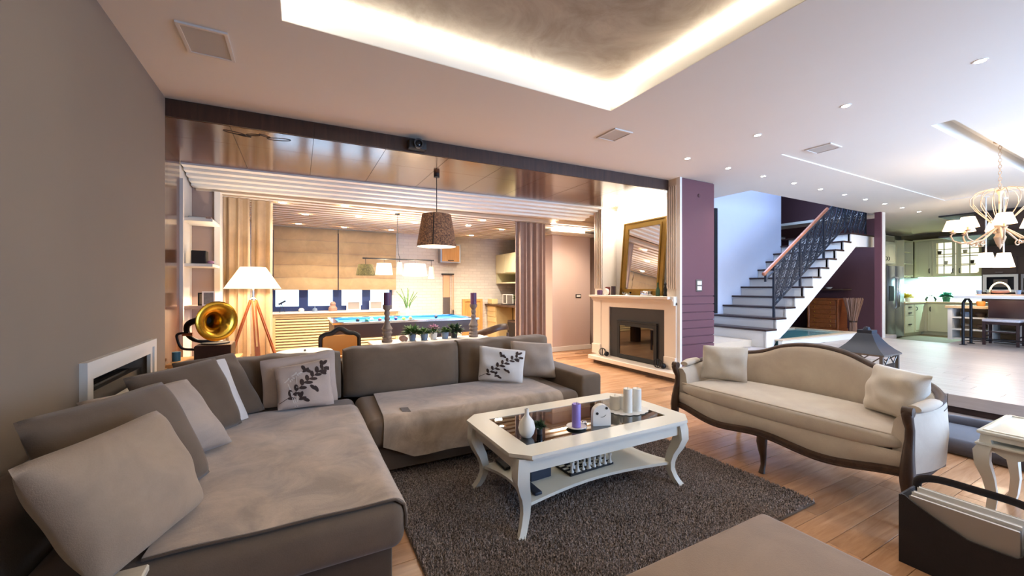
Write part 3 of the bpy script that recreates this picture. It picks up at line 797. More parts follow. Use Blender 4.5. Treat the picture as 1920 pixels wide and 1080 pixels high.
tt = O('table_top', ring(B(), x0, x1, y0, y1, w, c, 0.432, 0.45), 'ivory', ct, 0)
O('edge_moulding', ring(B(), x0+0.012, x1-0.012, y0+0.012, y1-0.012, w-0.012, c, 0.418, 0.4319), 'ivory', ct, 0)
O('glass_rebate', ring(B(), x0+w-0.02, x1-w+0.02, y0+w-0.02, y1-w+0.02, 0.035, 0.0, 0.427, 0.431), 'ivory', ct, 0)
O('glass_pane', B().box(x0+w-0.006, x1-w+0.006, y0+w-0.006, y1-w+0.006, 0.4395, 0.4475), 'table_glass', ct, 0)
for q in ((x0+0.10, x1-0.10, y0+0.05, y0+0.07), (x0+0.10, x1-0.10, y1-0.07, y1-0.05), (x0+0.05, x0+0.07, y0+0.10, y1-0.10), (x1-0.07, x1-0.05, y0+0.10, y1-0.10)):
    O('apron', B().box(*q, 0.345, 0.418), 'ivory', ct, 0)
for sx, sy, lx, ly in ((-1, -1, 0.985, 1.735), (1, -1, 2.135, 1.735), (-1, 1, 0.985, 2.315), (1, 1, 2.135, 2.315)):
    prof = [(0.418, 0.0, .032), (0.37, 0.008, .034), (0.32, 0.010, .034), (0.27, -0.006, .030), (0.22, -0.028, .026), (0.17, -0.040, .023), (0.12, -0.040, .020), (0.07, -0.024, .018), (0.035, -0.006, .017), (0.012, 0.008, .018)]
    O('leg', B().tube([(lx+sx*o, ly+sy*o*0.8, z) for z, o, _ in prof], [q for *_, q in prof], 4, flat=(1, 0, 0)), 'ivory', ct, 30)
def concave(x0, x1, y0, y1, d, n=12):
    P = []
    cs = [(x0, y0), (x1, y0), (x1, y1), (x0, y1)]; inn = [(0, 1), (-1, 0), (0, -1), (1, 0)]
    for k in range(4):
        a, b_ = cs[k], cs[(k+1) % 4]
        for i in range(n):
            t = i/n; s = math.sin(PI*t)**1.0*d
            P.append((lerp(a[0], b_[0], t)+inn[k][0]*s, lerp(a[1], b_[1], t)+inn[k][1]*s))
    return P
O('shelf', B().prism(concave(1.0, 2.12, 1.75, 2.30, 0.075), 0.148, 0.165), 'ivory', ct, 0)
# things on the coffee table
v = tag(O('vase', B().lathe([(0.0, 0), (0.026, 0.001), (0.040, 0.02), (0.047, 0.05), (0.040, 0.085), (0.022, 0.108), (0.013, 0.120), (0.011, 0.145), (0.013, 0.156), (0.008, 0.156), (0.006, 0.13)], (1.111, 1.90, 0.4485), 28, cap=False), 'ceramic'), 'white teardrop bud vase at the near left of the glass top', 'vase')
def foliage(c, r, n, ln, seed, flat=0.8, mat='green_leaf'):
    b = B(); rr = random.Random(seed)
    for i in range(n):
        th, ph = rr.random()*2*PI, math.acos(1-1.3*rr.random())
        d = Vector((math.sin(ph)*math.cos(th), math.sin(ph)*math.sin(th), max(0.05, math.cos(ph))*flat))
        p0 = Vector(c) + d*r*(0.2+0.5*rr.random()); L = ln*(0.7+0.6*rr.random())
        d2 = (d + Vector((rr.random()-.5, rr.random()-.5, rr.random()-.3))*0.7).normalized(); s = d2.cross(Vector((0, 0, 1)) if abs(d2.z) < 0.9 else Vector((1, 0, 0))).normalized()*L*0.22
        p1 = p0 + d2*L*0.5; p2 = p0 + d2*L + Vector((0, 0, -L*0.15))
        q = [b.m.verts.new(t) for t in (p0, p1+s, p2, p1-s)]; b.m.faces.new(q)
    return b
sp = T('potted_succulent', 'small succulent in a dark glass beside the white bud vase', 'plant', (1.197, 1.905, 0.4485))
O('glass_pot', B().lathe([(0.016, 0), (0.019, 0.045), (0.017, 0.045), (0.014, 0.004)], (1.197, 1.905, 0.4485), 16), 'slate', sp)
O('band', B().lathe([(0.0195, 0.032), (0.0195, 0.036)], (1.197, 1.905, 0.4485), 16, cap=False), 'chrome', sp)
O('leaves', foliage((1.197, 1.905, 0.492), 0.022, 80, 0.032, 3), 'green_dark', sp, 0)
ds = tag(O('candle_dish', B().lathe([(0, 0.0), (0.045, 0.002), (0.06, 0.010), (0.058, 0.013), (0.04, 0.006), (0, 0.005)], (1.44, 1.885, 0.4485), 28, cap=False), 'ceramic'), 'round pale dish under the lilac candle', 'dish')
def candle(name, label, loc, r_, h, mat, group=None):
    t = T(name, label, 'candle', loc, 0, group)
    O('wax', B().lathe([(0, 0), (r_, 0.0), (r_, h-0.004), (r_*0.9, h), (r_*0.5, h-0.004), (0, h-0.005)], (0, 0, 0), 20, cap=False), mat, t, world=False)
    O('wick', B().tube([(0, 0, h-0.006), (0.001, 0, h+0.004), (0.003, 0.001, h+0.010)], 0.0012, 5), 'matte_black', t, world=False)
    return t
candle('pillar_candle', 'lilac pillar candle on a pale dish on the coffee table', (1.44, 1.885, 0.455), 0.026, 0.135, 'candle_lilac')
tag(O('tealight', B().lathe([(0, 0), (0.018, 0), (0.019, 0.018), (0.016, 0.018), (0.015, 0.012), (0, 0.012)], (1.512, 1.905, 0.4485), 16, cap=False), 'chrome'), 'small silver tealight right of the lilac candle', 'tealight')
hs = T('house_ornament', 'white arched ornament with two dots standing on the glass top', 'ornament', (1.60, 1.855, 0.4485), math.radians(-20))
arch = [(-0.055, 0), (0.055, 0), (0.055, 0.07)] + [(0.055*math.cos(a), 0.07+0.055*math.sin(a)) for a in [PI*k/12 for k in range(1, 12)]] + [(-0.055, 0.07)]
O('body', B().prism(arch, -0.02, 0.02, 'y'), 'ceramic', hs, 40, world=False)
for x, z in ((-0.03, 0.075), (0.028, 0.105)): O('dot', B().cyl((x, -0.0225, z), 0.008, 0.003, 12, 'y'), 'matte_black', hs, world=False)
O('smile_line', B().tube([(0.0+0.03*t, -0.0205, 0.052+0.02*t*t) for t in (-0.3, 0, 0.4, 0.8)], 0.0015, 5), 'pewter', hs, world=False)
b = B()
P = []
for k in range(64):
    a = 2*PI*k/64; rr_ = 0.135+0.012*abs(math.sin(a*8)); P.append((1.955+rr_*math.cos(a), 1.985+0.75*rr_*math.sin(a)))
tag(O('doily', b.prism(P, 0.4507, 0.4525), 'paper', None, 0), 'white scalloped lace doily under the white candles', 'doily')
for k, (x, y_, r_, h, lab) in enumerate(((1.915, 1.955, 0.029, 0.155, 'taller white pillar candle, left of the two high ones on the doily'), (1.992, 1.95, 0.029, 0.148, 'white pillar candle, right of the two high ones on the doily'), (1.885, 2.045, 0.033, 0.09, 'short wide ivory candle at the back left of the doily'), (1.945, 2.04, 0.028, 0.085, 'short ivory candle behind the two high white candles'))):
    candle('pillar_candle', lab, (x, y_, 0.4528), r_, h, 'candle_white', 'white candles on the doily')
# things on the lower shelf
ZS = 0.1652
cb = T('chess_board', 'black and white chess board on the lower shelf of the coffee table', 'chess board', (1.57, 1.98, ZS), math.radians(2))
O('board', B().box(-0.17, 0.17, -0.085, 0.085, 0, 0.014, 0.002, 1), 'matte_black', cb, world=False)
sq = mesh_of(B().box(-0.0195, 0.0195, -0.0095, 0.0095, 0, 0.0008), 'square', 'candle_white', 0)
for i in range(8):
    for j in range(8):
        if (i+j) % 2: link('square', sq, cb, (-0.147+i*0.042, -0.0735+j*0.021, 0.014))
piece_prof = {'pawn': [(0.012, 0), (0.012, 0.006), (0.006, 0.012), (0.0045, 0.028), (0.008, 0.03), (0.004, 0.033), (0.0075, 0.04), (0.005, 0.047), (0, 0.048)],
              'king': [(0.014, 0), (0.014, 0.008), (0.008, 0.014), (0.0055, 0.05), (0.010, 0.054), (0.006, 0.058), (0.010, 0.078), (0.004, 0.082), (0.003, 0.094), (0, 0.095)],
              'rook': [(0.013, 0), (0.013, 0.008), (0.008, 0.014), (0.007, 0.042), (0.011, 0.046), (0.011, 0.060), (0.007, 0.060), (0.007, 0.054), (0, 0.054)]}
rr = random.Random(9)
cols = ['first', 'second', 'third', 'fourth', 'fifth', 'sixth', 'seventh', 'eighth']
for side, matn, cname, y0_ in ((-1, 'ceramic', 'white', -0.0735), (1, 'matte_black', 'black', 0.0735)):
    for i in range(8):
        kind = ['rook', 'king', 'pawn', 'king', 'rook', 'pawn', 'king', 'rook'][i]
        o = tag(O('chess_piece', B().lathe(piece_prof[kind], (0, 0, 0), 12, cap=False), matn, None, 50),
                '%s turned chess piece, %s from the left in the %s row' % (cname, cols[i], 'near' if side < 0 else 'far'), 'chess piece', '%s chess pieces' % cname)
        o.location = (1.57-0.147+i*0.042, 1.98+y0_, ZS+0.0152)
        if i in (1, 3, 4, 6):
            o2 = tag(link('chess_piece', o.data), '%s chess piece standing one step forward, %s from the left' % (cname, cols[i]), 'chess piece', '%s chess pieces' % cname)
            o2.location = (1.57-0.147+i*0.042, 1.98+y0_-side*0.042, ZS+0.0152)
bx = T('storage_box', 'small open navy box on the coffee table shelf', 'box', (1.235, 2.0, ZS), math.radians(3))
O('walls', B().box(-0.07, 0.07, -0.05, -0.044, 0, 0.055).box(-0.07, 0.07, 0.044, 0.05, 0, 0.055).box(-0.07, -0.064, -0.044, 0.044, 0, 0.055).box(0.064, 0.07, -0.044, 0.044, 0, 0.055), 'navy', bx, 0, world=False)
O('bottom', B().box(-0.064, 0.064, -0.044, 0.044, 0, 0.004), 'navy', bx, 0, world=False)
tag(O('blue_pouch', B().sphere((1.25, 2.0, ZS+0.045), 0.04, (1.1, 0.85, 0.75)), 'blue_blade'), 'crumpled light blue pouch inside the navy box', 'pouch')
tag(O('remote_control', B().box(1.105, 1.15, 1.80, 1.94, ZS, ZS+0.018, 0.005), 'navy'), 'dark remote control beside the near table leg on the shelf', 'remote')
tag(O('remote_control', B().box(1.10, 1.14, 2.14, 2.28, ZS, ZS+0.02, 0.006), 'matte_black'), 'black remote control near the far left table leg on the shelf', 'remote')

# ---- ottoman
ot = T('ottoman', 'square taupe upholstered ottoman at the front of the room', 'ottoman', (1.1, 0.45, 0))
def otop(u, v):
    x, y = 2*u-1, 2*v-1
    return (1.06+0.545*math.copysign(min(1, abs(x)), x)*(1-0.01*y*y), 0.43+0.49*y*(1-0.01*x*x), 0)
O('cushion_top', B().box(0.55, 1.60, 0.02, 0.915, 0.235, 0.405, 0.035, 5), 'ottoman_fabric', ot, 50)
O('base', B().box(0.565, 1.585, 0.035, 0.90, 0.06, 0.24, 0.012), 'ottoman_fabric', ot)
O('piping', B().tube([(0.552, 0.022, 0.375), (1.598, 0.022, 0.375), (1.598, 0.913, 0.375), (0.552, 0.913, 0.375)], 0.004, 5, closed=True), 'ottoman_fabric', ot)
for x, y in ((0.62, 0.1), (1.53, 0.1), (0.62, 0.84), (1.53, 0.84)): O('foot', B().cyl((x, y, 0), 0.022, 0.062, 10), 'matte_black', ot)

# ---- side table corner at the lower left
wt = T('side_table', 'whitewashed wooden box table at the near sofa end, lower left', 'side table', (-0.62, 1.32, 0))
O('top', B().box(-0.88, -0.39, 1.08, 1.553, 0.43, 0.452, 0.004, 1), 'whitewash', wt)
O('body', B().box(-0.86, -0.41, 1.10, 1.53, 0.04, 0.43), 'whitewash', wt, 0)
O('carved_panel', B().frame(-0.83, -0.44, 1.13, 1.50, 0.012, 0.452, 0.456, 'xy'), 'walnut', wt, 0)
for x, y in ((-0.84, 1.12), (-0.43, 1.12), (-0.84, 1.51), (-0.43, 1.51)): O('foot', B().box(x-0.02, x+0.02, y-0.02, y+0.02, 0, 0.041), 'whitewash', wt, 0)

# ---- carved love seat
def cat(pts, n):
    """Catmull-Rom through pts"""
    out = []; P = [Vector(p) for p in pts]; P = [2*P[0]-P[1]] + P + [2*P[-1]-P[-2]]
    for i in range(1, len(P)-2):
        for k in range(n):
            t = k/n; a, b_, c_, d = P[i-1], P[i], P[i+1], P[i+2]
            out.append(0.5*((2*b_)+(c_-a)*t+(2*a-5*b_+4*c_-d)*t*t+(3*b_-a-3*c_+d)*t**3))
    out.append(P[-2]); return out
ls = T('love_seat', 'camelback love seat in pale linen with dark carved wood frame', 'sofa', (3.15, 1.6, 0))
# plan path of the outer shell: far arm front -> back -> near arm front, with top height
path = cat([(2.86, 2.335, 0.605), (3.05, 2.37, 0.62), (3.27, 2.36, 0.645), (3.43, 2.25, 0.69), (3.49, 2.0, 0.735), (3.51, 1.80, 0.81), (3.515, 1.60, 0.835), (3.51, 1.40, 0.81), (3.49, 1.20, 0.735), (3.43, 0.95, 0.69), (3.27, 0.835, 0.645), (3.05, 0.825, 0.62), (2.86, 0.865, 0.605)], 8)
NP = len(path)-1
def shell_pt(i, z, inset):
    p = path[i]; a = path[max(0, i-1)]; c_ = path[min(NP, i+1)]
    t = Vector((c_.x-a.x, c_.y-a.y, 0)).normalized(); nrm = Vector((t.y, -t.x, 0))
    ctr = Vector((3.0, 1.6, 0)) - Vector((p.x, p.y, 0))
    if nrm.dot(ctr) < 0: nrm = -nrm
    return Vector((p.x, p.y, z)) + nrm*inset
b = B()
prof = []
rings = []
for i in range(NP+1):
    zt = path[i].z - 0.02
    lo = 0.275
    ring_ = [shell_pt(i, lo, 0.0), shell_pt(i, lerp(lo, zt, 0.5), -0.012), shell_pt(i, zt-0.02, -0.004), shell_pt(i, zt, 0.012), shell_pt(i, zt, 0.045), shell_pt(i, zt-0.035, 0.07), shell_pt(i, lerp(lo, zt, 0.6), 0.085), shell_pt(i, 0.40, 0.08), shell_pt(i, lo, 0.07)]
    rings.append([b.m.verts.new(p) for p in ring_])
for a, c_ in zip(rings, rings[1:]):
    for k in range(9): b.m.faces.new((a[k], a[(k+1) % 9], c_[(k+1) % 9], c_[k]))
b.m.faces.new(rings[0]); b.m.faces.new(list(reversed(rings[-1])))
O('back_and_arms', b, 'linen', ls, 50)
back_rail = [shell_pt(i, path[i].z-0.008 + (0.0), 0.02) for i in range(9, NP-8)]
O('top_rail', B().tube(back_rail, [(0.017, 0.024)]*len(back_rail), 8, flat=(0, 0, 1)), 'walnut_x', ls, 60)
rail2 = [shell_pt(i, path[i].z-0.045, 0.002) for i in range(12, NP-11)]
O('rail_bead', B().tube(rail2, 0.008, 6), 'walnut_x', ls, 60)
for rng in (range(3, 12), range(NP-11, NP-2)):
    pad = [shell_pt(i, path[i].z+0.006, 0.022) for i in rng]
    rd = [(0.016+0.010*math.sin(PI*(k+0.5)/len(pad)), 0.030+0.010*math.sin(PI*(k+0.5)/len(pad))) for k in range(len(pad))]
    O('arm_pad', B().tube(pad, rd, 10, flat=(0, 0, 1)), 'linen', ls, 60)
for sgn, yy in ((1, 2.335), (-1, 0.865)):
    pr = [(0.625, 2.835, .024), (0.60, 2.825, .032), (0.565, 2.838, .030), (0.52, 2.862, .026), (0.46, 2.858, .027), (0.40, 2.842, .032), (0.34, 2.832, .038), (0.28, 2.828, .044), (0.23, 2.828, .040), (0.17, 2.835, .031), (0.10, 2.845, .023), (0.04, 2.838, .020), (0.0, 2.826, .026)]
    O('front_post', B().tube([(x, yy, z) for z, x, _ in pr], [q*0.8 for *_, q in pr], 8, flat=(0, 1, 0)), 'walnut', ls, 60)
    O('scroll', B().lathe([(0.0, -0.024), (0.026, -0.022), (0.026, 0.022), (0.0, 0.024)], (2.838, yy, 0.615), 14, 'y'), 'walnut', ls)
# serpentine seat rail
def fx(y): # front line in plan
    t = (y-0.87)/(2.33-0.87); return 2.855 - 0.055*math.sin(PI*t)
def fz(y):
    t = (y-0.87)/(2.33-0.87); return 0.255 + 0.020*math.cos(4*PI*t) - 0.012*math.sin(PI*t)
ys = [lerp(0.89, 2.31, k/36) for k in range(37)]
O('seat_rail', B().tube([(fx(y), y, fz(y)+0.012) for y in ys], [(0.020, 0.026)]*37, 6, flat=(0, 0, 1)), 'walnut_x', ls, 50)
O('rail_edge', B().tube([(fx(y)-0.014, y, fz(y)-0.006) for y in ys], 0.009, 6), 'walnut_x', ls, 50)
def band(u, v):
    y = lerp(0.89, 2.31, u); return (fx(y)+0.004-0.010*math.sin(PI*v), y, lerp(fz(y)+0.03, 0.388, v))
O('upholstered_band', B().surf(band, 36, 6, 0.03), 'linen', ls, 60)
O('seat_deck', B().box(2.88, 3.44, 0.92, 2.28, 0.285, 0.365), 'linen', ls)
rb = [shell_pt(i, 0.27-0.01*math.sin(i*0.5), 0.03) for i in range(1, NP)]
O('lower_rail', B().tube(rb, [(0.018, 0.034)]*len(rb), 6, flat=(0, 0, 1)), 'walnut_x', ls, 60)
# seat cushion with bowed front
def cush(u, v):
    a = 2*PI*v; e = 0.5
    cx = math.copysign(abs(math.cos(a))**e, math.cos(a)); cz = math.copysign(abs(math.sin(a))**e, math.sin(a))
    y = lerp(0.895, 2.305, u); k = max(0.0, 1-abs(2*u-1)**10)**0.5
    xf = fx(y)-0.012+0.03*(1-k); xb = 3.43-0.10*abs(2*u-1)**3
    x = (xf+xb)/2 - (xf-xb)/2*cx*(-1); z = 0.425 + (0.058+0.016*math.sin(PI*u))*cz*max(k, 0.5)
    return (x, y, z)
b = B().surf(cush, 36, 40)
bmesh.ops.remove_doubles(b.m, verts=b.m.verts[:], dist=1e-5)
bmesh.ops.holes_fill(b.m, edges=[e for e in b.m.edges if e.is_boundary], sides=0)
sc_ = O('seat_cushion', b, 'linen', ls, 70)
O('piping', B().tube([(fx(y)-0.005, y, 0.425+0.048+0.013*math.sin(PI*(y-0.895)/1.41)) for y in ys[1:-1]], 0.005, 6), 'linen', sc_)
def cab(lx, ly, sx, sy, h=0.27):
    pr = [(h, 0.0, .034), (h*0.8, 0.010, .034), (h*0.6, 0.004, .027), (h*0.4, -0.008, .020), (h*0.2, -0.008, .017), (0.02, 0.006, .018), (0.0, 0.010, .021)]
    return B().tube([(lx+sx*o, ly+sy*o, z) for z, o, _ in pr], [q for *_, q in pr], 8, flat=(1, 0, 0))
O('leg', cab(2.815, 1.60, -1, 0), 'walnut', ls, 60)
for x, y in ((3.44, 2.16), (3.44, 1.04)): O('leg', cab(x, y, 1, 0), 'walnut', ls, 60)
pillow('pillow', 'linen pillow leaning on the far arm of the love seat', ((3.08, 2.28, 0.485), (3.24, 1.96, 0.485), (3.32, 2.0, 0.775), (3.12, 2.285, 0.775)), 0.11, 'linen_pillow', 31, 'love seat pillows')
pillow('pillow', 'creased linen pillow leaning on the near arm of the love seat', ((3.235, 1.20, 0.49), (3.10, 0.94, 0.50), (3.17, 0.855, 0.772), (3.37, 1.19, 0.775)), 0.17, 'linen_pillow', 32, 'love seat pillows', 0.04, 2.4)

# ---- white cabriole side table at the right edge
st = T('accent_table', 'ivory two-tier side table with cabriole legs at the right edge', 'side table', (3.5, 0.4, 0))
SX0, SX1, SY0, SY1 = 3.24, 3.78, 0.13, 0.715
O('top', B().box(SX0, SX1, SY0, SY1, 0.485, 0.503, 0.006, 2), 'ivory', st)
O('tray_rim', B().frame(SX0+0.02, SX1-0.02, SY0+0.02, SY1-0.02, 0.012, 0.503, 0.509, 'xy'), 'ivory', st, 0)
O('lower_tier', B().box(SX0-0.005, SX1+0.005, SY0-0.005, SY1+0.005, 0.425, 0.438, 0.004, 2), 'ivory', st)
def scal(n=3):
    P = [(SY0+0.03, 0.425)]
    for k in range(25):
        t = k/24; P.append((lerp(SY0+0.03, SY1-0.03, t), 0.385+0.018*math.cos(t*2*PI*n)))
    return P + [(SY1-0.03, 0.425)]
O('apron', B().prism(scal(), SX0+0.03, SX0+0.045, 'x'), 'ivory', st, 0)
O('apron', B().prism([(p[0]-SY0+SX0, p[1]) for p in scal()], SY1-0.045, SY1-0.03, 'y'), 'ivory', st, 0)
O('side_rail', B().box(SX0+0.01, SX0+0.03, SY0+0.05, SY1-0.05, 0.46, 0.485).box(SX0+0.05, SX1-0.05, SY1-0.03, SY1-0.01, 0.46, 0.485), 'ivory', st, 0)
for lx, ly, sx, sy in ((SX0+0.03, SY1-0.03, -1, 1), (SX1-0.03, SY1-0.03, 1, 1), (SX0+0.03, SY0+0.03, -1, -1), (SX1-0.03, SY0+0.03, 1, -1)):
    pr = [(0.485, -0.006, .022), (0.455, 0.0, .020), (0.43, -0.002, .024), (0.39, 0.012, .030), (0.33, 0.010, .028), (0.25, -0.008, .022), (0.15, -0.020, .018), (0.06, -0.012, .017), (0.0, 0.006, .020)]
    O('leg', B().tube([(lx+sx*o, ly+sy*o, z) for z, o, _ in pr], [q for *_, q in pr], 4, flat=(1, 0, 0)), 'ivory', st, 40)
tag(O('pebble_dish', B().sphere((3.48, 0.47, 0.515), 0.035, (1.2, 0.9, 0.35)), 'stone_beige'), 'small round stone on top of the ivory side table', 'ornament')

# ---- felt magazine holder with magazines
mg = T('magazine_basket', 'black felt magazine holder with rounded handles', 'basket', (2.56, 0.58, 0))
def felt(x, top_fn, y0=0.385, y1=0.775, t=0.008):
    n_ = 30; P = [(y0, 0.0), (y1, 0.0)] + [(lerp(y1, y0, k/n_), top_fn(k/n_)) for k in range(n_+1)]
    return B().prism(P, x, x+t, 'x')
edge = lambda t: 0.315 - 0.10*max(0.0, min(1, (t-0.04)/0.5))**0.8 if t < 0.86 else lerp(0.215, 0.30, ((t-0.86)/0.14)**1.5)
edge_b = lambda t: 0.30 - 0.06*min(1, math.sin(PI*t)*1.6)**1.5
O('front_panel', felt(2.462, edge), 'felt_dark', mg, 0)
O('back_panel', felt(2.652, edge_b), 'felt_dark', mg, 0)
O('end_panel', B().box(2.462, 2.66, 0.775, 0.783, 0, 0.312), 'felt_dark', mg, 0)
O('end_panel', B().box(2.462, 2.66, 0.377, 0.385, 0, 0.312), 'felt_dark', mg, 0)
O('bottom', B().box(2.47, 2.652, 0.385, 0.775, 0.0, 0.008), 'felt_dark', mg, 0)
for x in (2.64,):
    hp = cat([(x, 0.775, 0.295), (x, 0.765, 0.345), (x, 0.70, 0.372), (x, 0.58, 0.375), (x, 0.46, 0.372), (x, 0.395, 0.345), (x, 0.385, 0.295)], 6)
    O('handle', B().tube(hp, [(0.017, 0.011)]*len(hp), 8, flat=(0, 0, 1)), 'felt_dark', mg, 60)
for k, (x, m_, h, lab) in enumerate(((2.48, 'paper_grey', 0.315, 'grey-covered magazine at the front of the felt holder'), (2.512, 'paper', 0.325, 'thick white magazine in the middle of the felt holder'), (2.55, 'red_item', 0.30, 'magazine with a dark red cover in the felt holder'), (2.575, 'paper', 0.33, 'white magazine near the back of the felt holder'), (2.605, 'navy', 0.31, 'dark blue magazine at the back of the felt holder'))):
    mz = T('magazine', lab, 'magazine', (x, 0.58, 0.009), 0, 'magazines in the felt holder')
    O('pages', B().box(x+0.002, x+0.02, 0.435, 0.75, 0.011, h-0.002), 'paper', mz, 0)
    O('cover', B().box(x, x+0.0019, 0.432, 0.753, 0.009, h).box(x+0.0201, x+0.022, 0.432, 0.753, 0.009, h), m_, mz, 0)

# ---- pet bed and lantern behind the love seat
pb = T('pet_bed', 'dark grey cushioned pet bed on the floor below the step', 'pet bed', (4.72, 0.9, 0))
O('cushion', B().box(4.38, 5.04, 0.30, 1.46, 0.0, 0.12, 0.055, 5), 'bed_grey', pb, 50)
O('bolster', B().tube(cat([(4.92, 0.34, 0.12), (4.97, 0.9, 0.135), (4.92, 1.42, 0.12), (4.7, 1.42, 0.12), (4.46, 1.40, 0.11)], 8), 0.05, 10), 'bed_grey', pb, 60)
ln = T('floor_lantern', 'tall metal lantern with a flared grey roof behind the love seat', 'lantern', (4.62, 1.69, 0))
lx, ly = 4.62, 1.69
def sqring(w): return [(lx-w, ly-w), (lx+w, ly-w), (lx+w, ly+w), (lx-w, ly+w)]
b = B(); rings = []
for w, z in ((0.185, 0.685), (0.150, 0.715), (0.115, 0.755), (0.085, 0.80), (0.062, 0.845), (0.055, 0.855)): rings.append([b.m.verts.new((x, y, z)) for x, y in sqring(w)])
for a, c_ in zip(rings, rings[1:]):
    for k in range(4): b.m.faces.new((a[k], a[(k+1) % 4], c_[(k+1) % 4], c_[k]))
b.m.faces.new(rings[0]); b.m.faces.new(rings[-1])
O('roof', b, 'iron_blue', ln, 30)
O('chimney_cap', B().box(lx-0.055, lx+0.055, ly-0.055, ly+0.055, 0.856, 0.885).lathe([(0.03, 0.885), (0.02, 0.91), (0.0, 0.915)], (lx, ly, 0), 10), 'iron_blue', ln, 30)
O('eave', B().box(lx-0.185, lx+0.185, ly-0.185, ly+0.185, 0.672, 0.686), 'pewter', ln, 0)
for x, y in sqring(0.16): O('corner_post', B().box(x-0.012, x+0.012, y-0.012, y+0.012, 0.05, 0.672), 'pewter', ln, 0)
O('base', B().box(lx-0.18, lx+0.18, ly-0.18, ly+0.18, 0.0, 0.05, 0.006, 1), 'pewter', ln)
for k in range(4):
    a, c_ = sqring(0.16)[k], sqring(0.16)[(k+1) % 4]
    bb = B()
    for t0, z0, t1, z1 in ((0, 0.67, 0.25, 0.60), (0.25, 0.60, 0.5, 0.67), (0.5, 0.67, 0.75, 0.60), (0.75, 0.60, 1, 0.67)):
        bb.tube([(lerp(a[0], c_[0], t0), lerp(a[1], c_[1], t0), z0), (lerp(a[0], c_[0], t1), lerp(a[1], c_[1], t1), z1)], 0.005, 5)
    O('lattice', bb, 'pewter', ln)
    O('pane', B().tube([(lerp(a[0], c_[0], 0.1), lerp(a[1], c_[1], 0.1), 0.33), (lerp(a[0], c_[0], 0.9), lerp(a[1], c_[1], 0.9), 0.33)], [(0.27, 0.0015)]*2, 4, flat=(0, 0, 1)), 'clear_glass', ln, 0)

# ================================================================ FIREPLACE
fp = T('fireplace', 'cream stone fireplace with fluted pilasters and black fire insert', 'fireplace', (4.6, 4.6, 0))
O('hearth_slab', B().box(4.385, 4.985, 3.60, 5.42, 0.065, 0.13, 0.006, 1), 'fire_stone', fp)
O('hearth_base', B().box(4.46, 4.985, 3.66, 5.36, 0.0, 0.065), 'walnut', fp, 0)
O('breast', B().box(4.70, 4.985, 3.80, 5.54, 0.13, 1.10), 'fire_stone', fp, 0)
for y0_, y1_ in ((3.785, 3.965), (5.335, 5.535)):
    O('lower_pilaster', B().box(4.60, 4.70, y0_, y1_, 0.13, 1.06), 'fire_stone', fp, 0)
    O('plinth', B().box(4.575, 4.70, y0_-0.006, y1_+0.012, 0.131, 0.30, 0.004, 1), 'fire_stone', fp)
    bb = B().box(4.64, 4.985, y0_, y1_, 1.15, 2.80)
    O('upper_pilaster', bb, 'fire_stone', fp, 0)
    for k in range(5):
        yk = lerp(y0_+0.018, y1_-0.018, k/4)
        O('flute', B().box(4.618, 4.64, yk-0.011, yk+0.011, 1.26, 2.70, 0.006, 2), 'fire_stone', fp)
O('frieze', B().box(4.61, 4.70, 3.965, 5.335, 0.955, 1.06), 'fire_stone', fp, 0)
O('side_stone', B().box(4.61, 4.70, 3.965, 3.99, 0.13, 0.955), 'fire_stone', fp, 0)
O('side_stone', B().box(4.61, 4.70, 5.14, 5.335, 0.13, 0.955), 'fire_stone', fp, 0)
O('mantel_moulding', B().box(4.57, 4.70, 3.80, 5.52, 1.06, 1.085).box(4.55, 4.70, 3.80, 5.53, 1.085, 1.11), 'fire_stone', fp, 0)
O('mantel_shelf', B().box(4.50, 4.985, 3.84, 5.54, 1.11, 1.15, 0.006, 1), 'fire_stone', fp)
O('mantel_corner', B().box(4.56, 4.64, 3.785, 3.84, 1.02, 1.15, 0.01, 2), 'white_paint', fp)
O('black_panel', B().box(4.635, 4.66, 3.99, 5.14, 0.13, 0.955), 'slate', fp, 0)
fb = O('insert_frame', B().frame(4.13, 4.945, 0.15, 0.72, 0.055, 4.605, 4.635, 'yz'), 'matte_black', fp, 0)
O('insert_glass', B().box(4.612, 4.618, 4.185, 4.89, 0.205, 0.665), 'fire_glass', fp, 0)
O('firebox', B().box(4.62, 4.634, 4.185, 4.89, 0.205, 0.665), 'soot', fp, 0)
O('vent_gap', B().box(4.60, 4.636, 4.13, 4.945, 0.725, 0.745), 'matte_black', fp, 0)
struct('wall_mantel_niche', B().box(4.955, 4.985, 3.965, 5.335, 1.15, 2.80), 'white_paint', smooth=0)
mr = T('mirror', 'gold framed mirror leaning on the mantel', 'mirror', (4.88, 4.63, 1.15))
tilt = 0.05
fr = [link('frame', mesh_of(B().frame(-0.435, 0.435, 0.0, 1.20, 0.075, -0.012, 0.012, 'yz'), 'frame', 'gold', 0), mr),
      link('inner_frame', mesh_of(B().frame(-0.365, 0.365, 0.07, 1.13, 0.03, -0.022, 0.006, 'yz'), 'inner_frame', 'gold', 0), mr),
      link('outer_bead', mesh_of(B().frame(-0.445, 0.445, -0.0, 1.21, 0.02, -0.022, 0.012, 'yz'), 'outer_bead', 'gold', 0), mr),
      link('glass', mesh_of(B().box(-0.006, 0.0, -0.34, 0.34, 0.095, 1.11), 'glass', 'mirror', 0), mr)]
mr.location = (4.80, 4.63, 1.152); mr.rotation_euler = (0, math.radians(5), math.radians(0))
def jar(name, label, cat_, loc, prof, mat, group='things on the mantel'):
    return tag(O(name, B().lathe(prof, loc, 18, cap=False), mat), label, cat_, group)
ZM = 1.1505
jar('candle_jar', 'dark purple jar candle at the left end of the mantel', 'candle', (4.555, 5.31, ZM), [(0, 0), (0.045, 0), (0.048, 0.07), (0.04, 0.085), (0, 0.085)], 'candle_purple')
